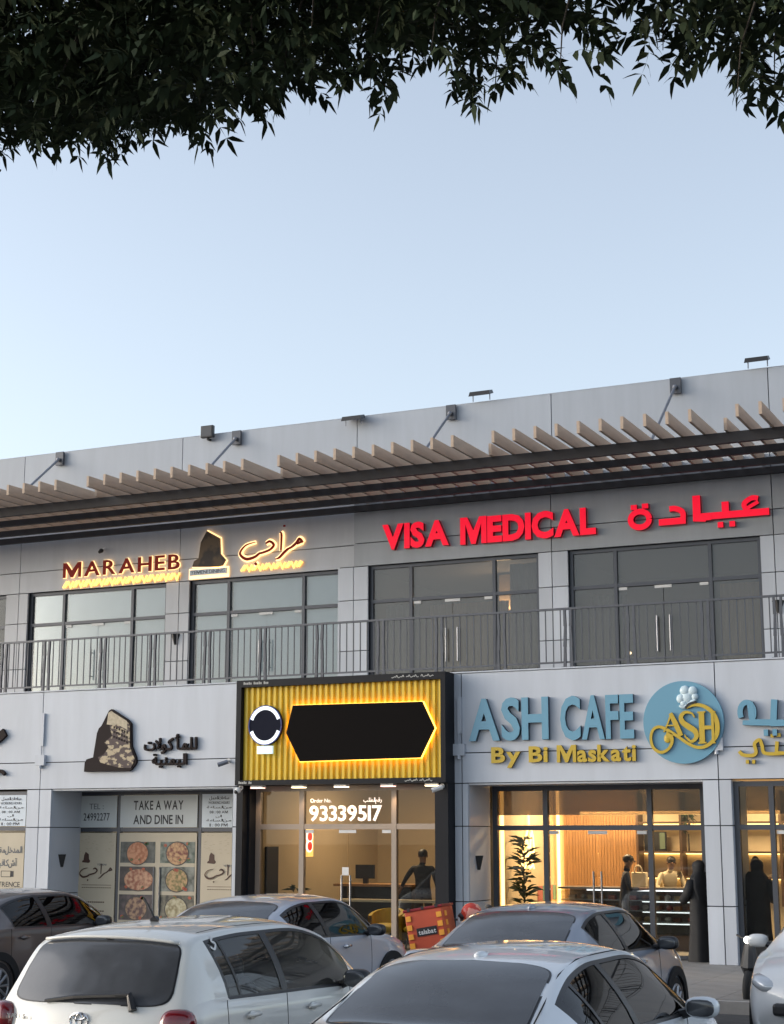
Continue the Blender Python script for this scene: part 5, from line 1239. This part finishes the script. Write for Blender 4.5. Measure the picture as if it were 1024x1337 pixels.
tail_lamps(root, .845, .135, .865, (.085, .13, .135), dy=.115)
eb = surf(3.1, 1, 'roof', 0)
t = MB()
for rx, rz, cz in ((.075, .05, 0), (.026, .044, 0.0), (.05, .02, .024)):
    t.tube([(eb.x - .012 + .0 * q, rx * math.cos(q * math.pi / 12), eb.z - .03 + cz + rz * math.sin(q * math.pi / 12)) for q in range(25)], .006, 6, cap=False)
t.build('emblem', m_chrome, root, world=False)
sm_ = MB(); 
for i, ch in enumerate('YARIS'):
    vs_, fs_, _ = glyph(ch, .01); a_, b_ = adv(ch, .01); o_ = len(sm_.v); sm_.v += [(eb.x - .006 + v[2] * .004, .62 - i * .035 - (v[0] - a_) * .045, eb.z - .04 + v[1] * .045) for v in vs_]; sm_.f += [tuple(q + o_ for q in f) for f in fs_]; sm_.m += [0] * len(fs_)
sm_.build('badge', m_chrome, root, world=False)
bumper_plate(root, -.005, .62)
pst = surf(uof(.67), -1, 'band', .80); q_ = MB(); ribbon(q_, [(pst.x - .05, pst.z - .04), (pst.x - .01, pst.z - .055), (pst.x + .03, pst.z - .02), (pst.x - .01, pst.z), (pst.x + .03, pst.z + .03)], .016, 0, .003)
q_.v = [(v[0], pst.y - .012 + v[1] - (v[2] - pst.z) * -.55, v[2]) for v in q_.v]; q_.build('glass_sticker', m_white, root, world=False)
seam([surf(2.2 + i * .24, -1, 'roof', .99) + Vector((0, 0, 0)) for i in range(8)], .004, 'tailgate_gap'); seam([surf(2.2 + i * .24, 1, 'roof', -.985) if False else surf(2.2 + i * .24, 1, 'roof', .985) for i in range(8)], .004, 'tailgate_gap')
seam([surf(uof(.385 + i * .3), 1, 'roof', .86) for i in range(6)], .003, 'roof_seam'); seam([surf(uof(.385 + i * .3), 1, 'roof', -.86) for i in range(6)], .003, 'roof_seam')

# 2 silver-white sedan in front
m_ps = paint('silver white paint', (.66, .69, .73), .0)
root, surf, uof, patch, seam = car('parked_car', 'silvery white sedan with a large dark rear window at the front centre', (-3.93, 8.05, 0), R(90), SEDAN, .91, 4.72, m_ps, [(1.14, 1.36), (1.40, 2.0), (2.10, 3.42)], [2.0, 2.10],
    (.60, 1.50, .93), (2.85, 3.7, .92), m_cglassdk, dict(doors=[1.15, 2.05, 3.2], handles=[1.42, 2.45], mirror=3.08, wheels=[.98, 3.72], seats=[2.15, 1.3], mm=m_ps, h=1.0))
p = surf(uof(1.66), 1, 'roof', 0); t = MB(); t.ball((p.x, 0, p.z - .004), (.085, .04, .028), 16); t.build('roof_aerial', m_ps, root, world=False, smooth=True)
tail_lamps(root, .91, .14, .86, (.10, .17, .08)); bumper_plate(root, -.01, .6)
for s in (1, -1): seam([surf(uof(.6 + i * .4), 1, 'roof', s * .97) + Vector((0, 0, .001)) for i in range(7)], .005, 'roof_seam')
# 3 silver sedan by the middle shop
m_p3 = paint('silver paint', (.44, .46, .52), .15)
root, surf, uof, patch, seam = car('parked_car', 'silver sedan parked in front of the middle shop behind the white hatchback', (-9.85, 15.35, 0), R(90), SEDAN, .91, 4.72, m_p3, [(1.25, 2.0), (2.10, 3.42)], [2.0, 2.10],
    (.60, 1.50, .93), (2.85, 3.7, .92), m_cglassdk, dict(doors=[1.15, 2.05, 3.2], handles=[1.42, 2.45], mirror=3.08, wheels=[.98, 3.72], seats=[2.15, 1.3], mm=m_trim, hm=m_chrome))
tail_lamps(root, .91, .14, .88, (.10, .17, .07)); bumper_plate(root, -.01, .6)
# 5 dark silver sedan by the cafe
m_p5 = paint('dark silver blue paint', (.23, .26, .32), .2)
root, surf, uof, patch, seam = car('parked_car', 'dark bluish silver sedan parked in front of the cafe behind the front sedan', (-5.95, 14.45, 0), R(90), SEDAN, .91, 4.72, m_p5, [(1.25, 2.0), (2.10, 3.42)], [2.0, 2.10],
    (.60, 1.50, .93), (2.85, 3.7, .92), m_cglassdk, dict(doors=[1.15, 2.05, 3.2], handles=[1.42, 2.45], mirror=3.08, wheels=[.98, 3.72], seats=[2.15, 1.3], mm=m_trim, h=1.0))
tail_lamps(root, .91, .14, .88, (.10, .17, .07)); bumper_plate(root, -.01, .6)
p = surf(uof(1.66), 1, 'roof', 0); MB().ball((p.x, 0, p.z), (.10, .04, .035), 16).build('roof_aerial', m_p5, root, world=False, smooth=True)
# 4 brown grey sedan far left
m_p4 = paint('brown grey paint', (.10, .082, .078), .3)
root, surf, uof, patch, seam = car('parked_car', 'brown grey sedan at the far left edge with lit reflections in its side windows', (-14.15, 15.75, 0), R(90), SEDAN, .91, 4.72, m_p4, [(1.25, 2.0), (2.10, 3.42)], [2.0, 2.10],
    (.60, 1.50, .93), (2.85, 3.7, .92), m_cglassdk, dict(doors=[1.15, 2.05, 3.2], handles=[1.42, 2.45], mirror=3.08, wheels=[.98, 3.72], seats=[2.15, 1.3], mm=m_trim))
tail_lamps(root, .91, .16, .88, (.12, .18, .09)); bumper_plate(root, -.01, .6)
# 6 white car facing the camera at the right edge
m_p6 = paint('plain white paint', (.62, .63, .64))
root, surf, uof, patch, seam = car('parked_car', 'white car facing forward with headlamp and dark grille at the right edge', (-3.1, 21.35, 0), R(-90), SEDAN, .88, 4.72, m_p6, [(1.25, 2.0), (2.10, 3.42)], [2.0, 2.10],
    (.60, 1.50, .93), (2.85, 3.7, .92), m_cglass, dict(doors=[1.15, 2.05, 3.2], handles=[1.42, 2.45], mirror=3.10, wheels=[.98, 3.72], seats=[2.15, 1.3], mm=m_p6))
tail_lamps(root, .88, .14, .88, (.10, .17, .07))
for s in (1, -1):
    o = MB().ball((0, 0, 0), (.20, .19, .075), 20, pw=.75).build('headlight', m_lampglass, root, world=False, smooth=True); o.location = (4.36, s * .62, .69); o.rotation_euler = (0, R(14), s * R(-34))
MB().box(4.52, 4.715, -.55, .55, .40, .52).build('grille', m_blk, root, world=False, bevel=.03); MB().box(4.52, 4.70, -.4, .4, .60, .67).build('grille', m_blk, root, world=False, bevel=.02)

# scooter with its lamp on behind the white car
sc = thing('scooter', (-4.86, 21.4, 0), 'dark scooter with its headlamp lit behind the white car at the right', 'scooter')
t = MB(); t.tube([(-4.86, 21.2, .25), (-4.86, 21.0, .55), (-4.86, 21.05, .80)], [.05, .12, .07], 10); t.box(-4.98, -4.74, 21.4, 22.2, .55, .78); t.box(-4.96, -4.76, 21.0, 21.5, .22, .32); t.build('body', m_blk, sc)
MB().tube([(-5.06, 21.22, .90), (-4.86, 21.08, .84), (-4.66, 21.22, .90)], .016, 6).build('handlebar', m_blk, sc)
for y in (20.95, 22.05): MB().tube([(-4.86, y + .2 * math.cos(a * math.pi / 12), .25 + .2 * math.sin(a * math.pi / 12)) for a in range(25)], .05, 8, cap=False).build('wheel', m_tyre, sc, smooth=True)
MB().ball((-4.86, 20.93, .86), (.05, .03, .045), 12).build('headlight', M('lit scooter lamp', (1, 1, 1), .5, emit=(1, .95, .85), estr=3), sc, smooth=True)

# ------------------------------------------------------------------ tree overhead
import numpy as np
rg = np.random.default_rng(11)
def spray_mesh(seed):
    r = np.random.default_rng(seed); V = []; F = []; n = int(r.integers(5, 8)); Lr = r.uniform(.17, .24)
    def leaflet(p, dirv, L, w, nrm):
        side = np.cross(dirv, nrm); side /= np.linalg.norm(side); o = len(V); dn = np.array([0, 0, -1.])
        c = np.cross(side, dirv)
        q1 = p + dirv * L * .35 + dn * L * .03; q2 = p + dirv * L * .72 + dn * L * .10; tip = p + dirv * L + dn * L * .24 + side * L * .05
        V.extend([p, q1 + side * w * .5 + c * w * .12, q1 - side * w * .5 + c * w * .12, q2 + side * w * .36, q2 - side * w * .30, tip]); F.extend([(o, o + 1, o + 2), (o + 1, o + 3, o + 4), (o + 1, o + 4, o + 2), (o + 3, o + 5, o + 4)])
    a0 = r.uniform(-.4, .6)
    pos = np.zeros(3); pr = pos.copy()
    for i in range(n):
        t = i / (n - 1); ang = -(a0 + 1.0 * t); dv = np.array([math.cos(ang), .0, math.sin(ang)])
        npos = pos + dv * Lr / n; o = len(V); s = np.array([0, .0016, 0]); V.extend([pos + s, pos - s, npos]); F.append((o, o + 1, o + 2)); pos = npos
        if i == 0: continue
        for sd in (-1, 1):
            d = dv * r.uniform(.25, .6) + np.array([0, sd * r.uniform(.75, 1.), 0]) + np.array([0, 0, r.uniform(-.4, .15)]) + r.normal(0, .16, 3); d /= np.linalg.norm(d)
            leaflet(pos, d, r.uniform(.058, .080) * (1.1 - .25 * t), r.uniform(.022, .031), np.array([.2 * r.normal(), .2 * r.normal(), 1.]))
    d = np.array([math.cos(-(a0 + 1.1)), 0, math.sin(-(a0 + 1.1))]); leaflet(pos, d, .07, .02, np.array([.3, 0, 1.]))
    return np.array(V), F
SV = [spray_mesh(100 + i) for i in range(8)]
edge_s = [-8, -5.37, -4.75, -4.28, -3.94, -3.59, -3.38, -3.09, -2.85, -2.70, -2.545, -2.38, -2.21, -2.09, -1.84, -1.79, -1.75, -1.70, -1.60, -1.49, -1.42, -1.35, -1.28, -1.21, 0.5]
edge_z = [5.72, 5.72, 5.62, 5.58, 5.62, 5.66, 5.66, 5.53, 5.67, 5.50, 5.37, 5.50, 5.42, 5.75, 5.85, 5.60, 5.32, 5.52, 5.66, 5.38, 5.22, 5.05, 5.12, 5.25, 5.4]
dens_s = [-8, -5.37, -4.9, -4.5, -4.0, -3.6, -3.35, -3.0, -2.6, -2.3, -2.12, -2.0, -1.84, -1.72, -1.6, -1.45, -1.2, 0.5]
dens_z = [5.86, 5.86, 5.92, 5.70, 5.78, 5.94, 6.06, 5.90, 5.94, 5.92, 6.12, 6.3, 6.3, 5.82, 5.96, 5.64, 5.64, 5.8]
cnt_n = 0; pts_ = []
while cnt_n < 5400:
    Y = rg.uniform(5.9, 8.0); s = rg.uniform(-6.6, .1); X = s * Y / 6.5; z = rg.uniform(5.2, 7.35)
    zz = 2.15 + (z - 2.15) * 6.5 / Y
    e = np.interp(s, edge_s, edge_z); dn = np.interp(s, dens_s, dens_z)
    if zz < e + .21: continue
    if zz < dn + .05 and rg.random() > .07 + .40 * max(0, (zz - e) / max(.05, dn - e)) ** 2: continue
    pts_.append((X, Y, z, zz - e)); cnt_n += 1
# small hanging twigs that reach right down to the edge
for s in np.arange(-6.4, .1, .085):
    s2 = s + rg.uniform(-.04, .04); e = np.interp(s2, edge_s, edge_z); Y = rg.uniform(6.0, 6.9)
    for k in range(2 if rg.random() < .6 else 1):
        zz = e + .17 + k * .13 + rg.uniform(0, .05); pts_.append((s2 * Y / 6.5 + rg.uniform(-.03, .03), Y, 2.15 + (zz - 2.15) * Y / 6.5, 0.0 + k * .01))
# crown round and beyond the trunk, out of frame
for _ in range(2600):
    a = rg.uniform(0, 6.283); rr_ = 2.6 * math.sqrt(rg.random()); X = -8.6 + rr_ * math.cos(a); Y = 6.9 + rr_ * math.sin(a)
    if X > -5.9 * Y / 6.5: continue
    pts_.append((X, Y, 5.0 + rg.uniform(0, 1) * 2.2 * (1 - (rr_ / 3) ** 2) + .3 * rr_, 9))
twigs_ = []
for s in np.arange(-6.2, .0, .16):
    e = np.interp(s, edge_s, edge_z); Y = rg.uniform(6.0, 7.0); zb = 2.15 + (e + .12 - 2.15) * Y / 6.5; X = s * Y / 6.5; dx = rg.uniform(-.25, .25)
    P4 = [(X + dx, Y + .1, zb + .9), (X + dx * .5, Y + .05, zb + .5), (X + dx * .1, Y, zb + .2), (X, Y, zb)]; twigs_.append(P4)
    for q in range(4): pts_.append((X + dx * .12 * q + rg.uniform(-.02, .02), Y, zb + .07 + q * .13, .02 + q * .02))
tree = thing('tree', (-8.6, 6.9, 0), 'dark green leafy tree whose drooping branches hang across the top of the view', 'tree')
def xf(p):
    a = rg.uniform(0, 6.283); c, s_ = math.cos(a), math.sin(a); sc_ = rg.uniform(.95, 1.4); tl = rg.normal(0, .5)
    Rz = np.array([[c, -s_, 0], [s_, c, 0], [0, 0, 1]]); Rx = np.array([[1, 0, 0], [0, math.cos(tl), -math.sin(tl)], [0, math.sin(tl), math.cos(tl)]])
    return Rz @ Rx * sc_
order_ = sorted(range(len(pts_)), key=lambda i: pts_[i][3]); ind = set(order_[:290])
meshes = []
for V, F in SV:
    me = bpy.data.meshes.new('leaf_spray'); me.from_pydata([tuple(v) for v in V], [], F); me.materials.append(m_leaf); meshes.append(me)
allV = []; allF = []; allM = []; off_ = 0; base_ = np.array([-8.6, 6.9, 0])
for i, p in enumerate(pts_):
    k = int(rg.integers(0, 8)); V, F = SV[k]; A = xf(p)
    if i in ind:
        o = bpy.data.objects.new('leaf_spray', meshes[k]); COL.objects.link(o); o.parent = tree
        mt = Matrix([list(A[0]) + [p[0] - base_[0]], list(A[1]) + [p[1] - base_[1]], list(A[2]) + [p[2]], [0, 0, 0, 1]]); o.matrix_local = mt
    else:
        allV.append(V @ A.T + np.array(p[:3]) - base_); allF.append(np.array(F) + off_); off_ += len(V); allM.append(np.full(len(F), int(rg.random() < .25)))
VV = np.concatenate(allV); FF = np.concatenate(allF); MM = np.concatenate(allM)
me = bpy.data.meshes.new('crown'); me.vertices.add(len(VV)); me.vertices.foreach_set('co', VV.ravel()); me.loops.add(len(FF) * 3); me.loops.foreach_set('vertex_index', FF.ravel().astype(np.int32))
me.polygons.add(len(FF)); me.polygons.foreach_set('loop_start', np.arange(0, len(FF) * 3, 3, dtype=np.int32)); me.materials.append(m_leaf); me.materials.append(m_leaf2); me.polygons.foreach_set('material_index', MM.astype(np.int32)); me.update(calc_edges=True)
co = bpy.data.objects.new('crown', me); COL.objects.link(co); co.parent = tree; co['kind'] = 'stuff'
for P4 in twigs_: MB().tube(P4, [.008, .006, .004, .002], 5).build('twig', m_bark, tree)
MB().tube([(-8.6, 6.9, -.05), (-8.55, 6.92, .8), (-8.62, 6.85, 1.8), (-8.5, 6.9, 2.9), (-8.4, 6.95, 3.8)], [.27, .21, .19, .17, .14], 14).build('trunk', m_bark, tree, smooth=True)
for k in range(13):
    if k < 8: tx = -5.8 + k * .75; ty = rg.uniform(6.3, 7.7); tz = 6.35 + rg.uniform(0, .5)
    else: a = k * 1.3; tx = -8.6 + 2 * math.cos(a); ty = 6.9 + 2 * math.sin(a); tz = 6.3
    q = [(-8.45, 6.93, 3.3 + .05 * k), (-8.3 + (tx + 8) * .08, 6.9 + (ty - 6.9) * .3, 5.2 + .08 * k), (tx * .5 - 4.1, 6.9 + (ty - 6.9) * .7, 6.75), (tx, ty, tz + .35)]
    MB().tube(q, [.07, .05, .035, .012], 8).build('limb', m_bark, tree, smooth=True)
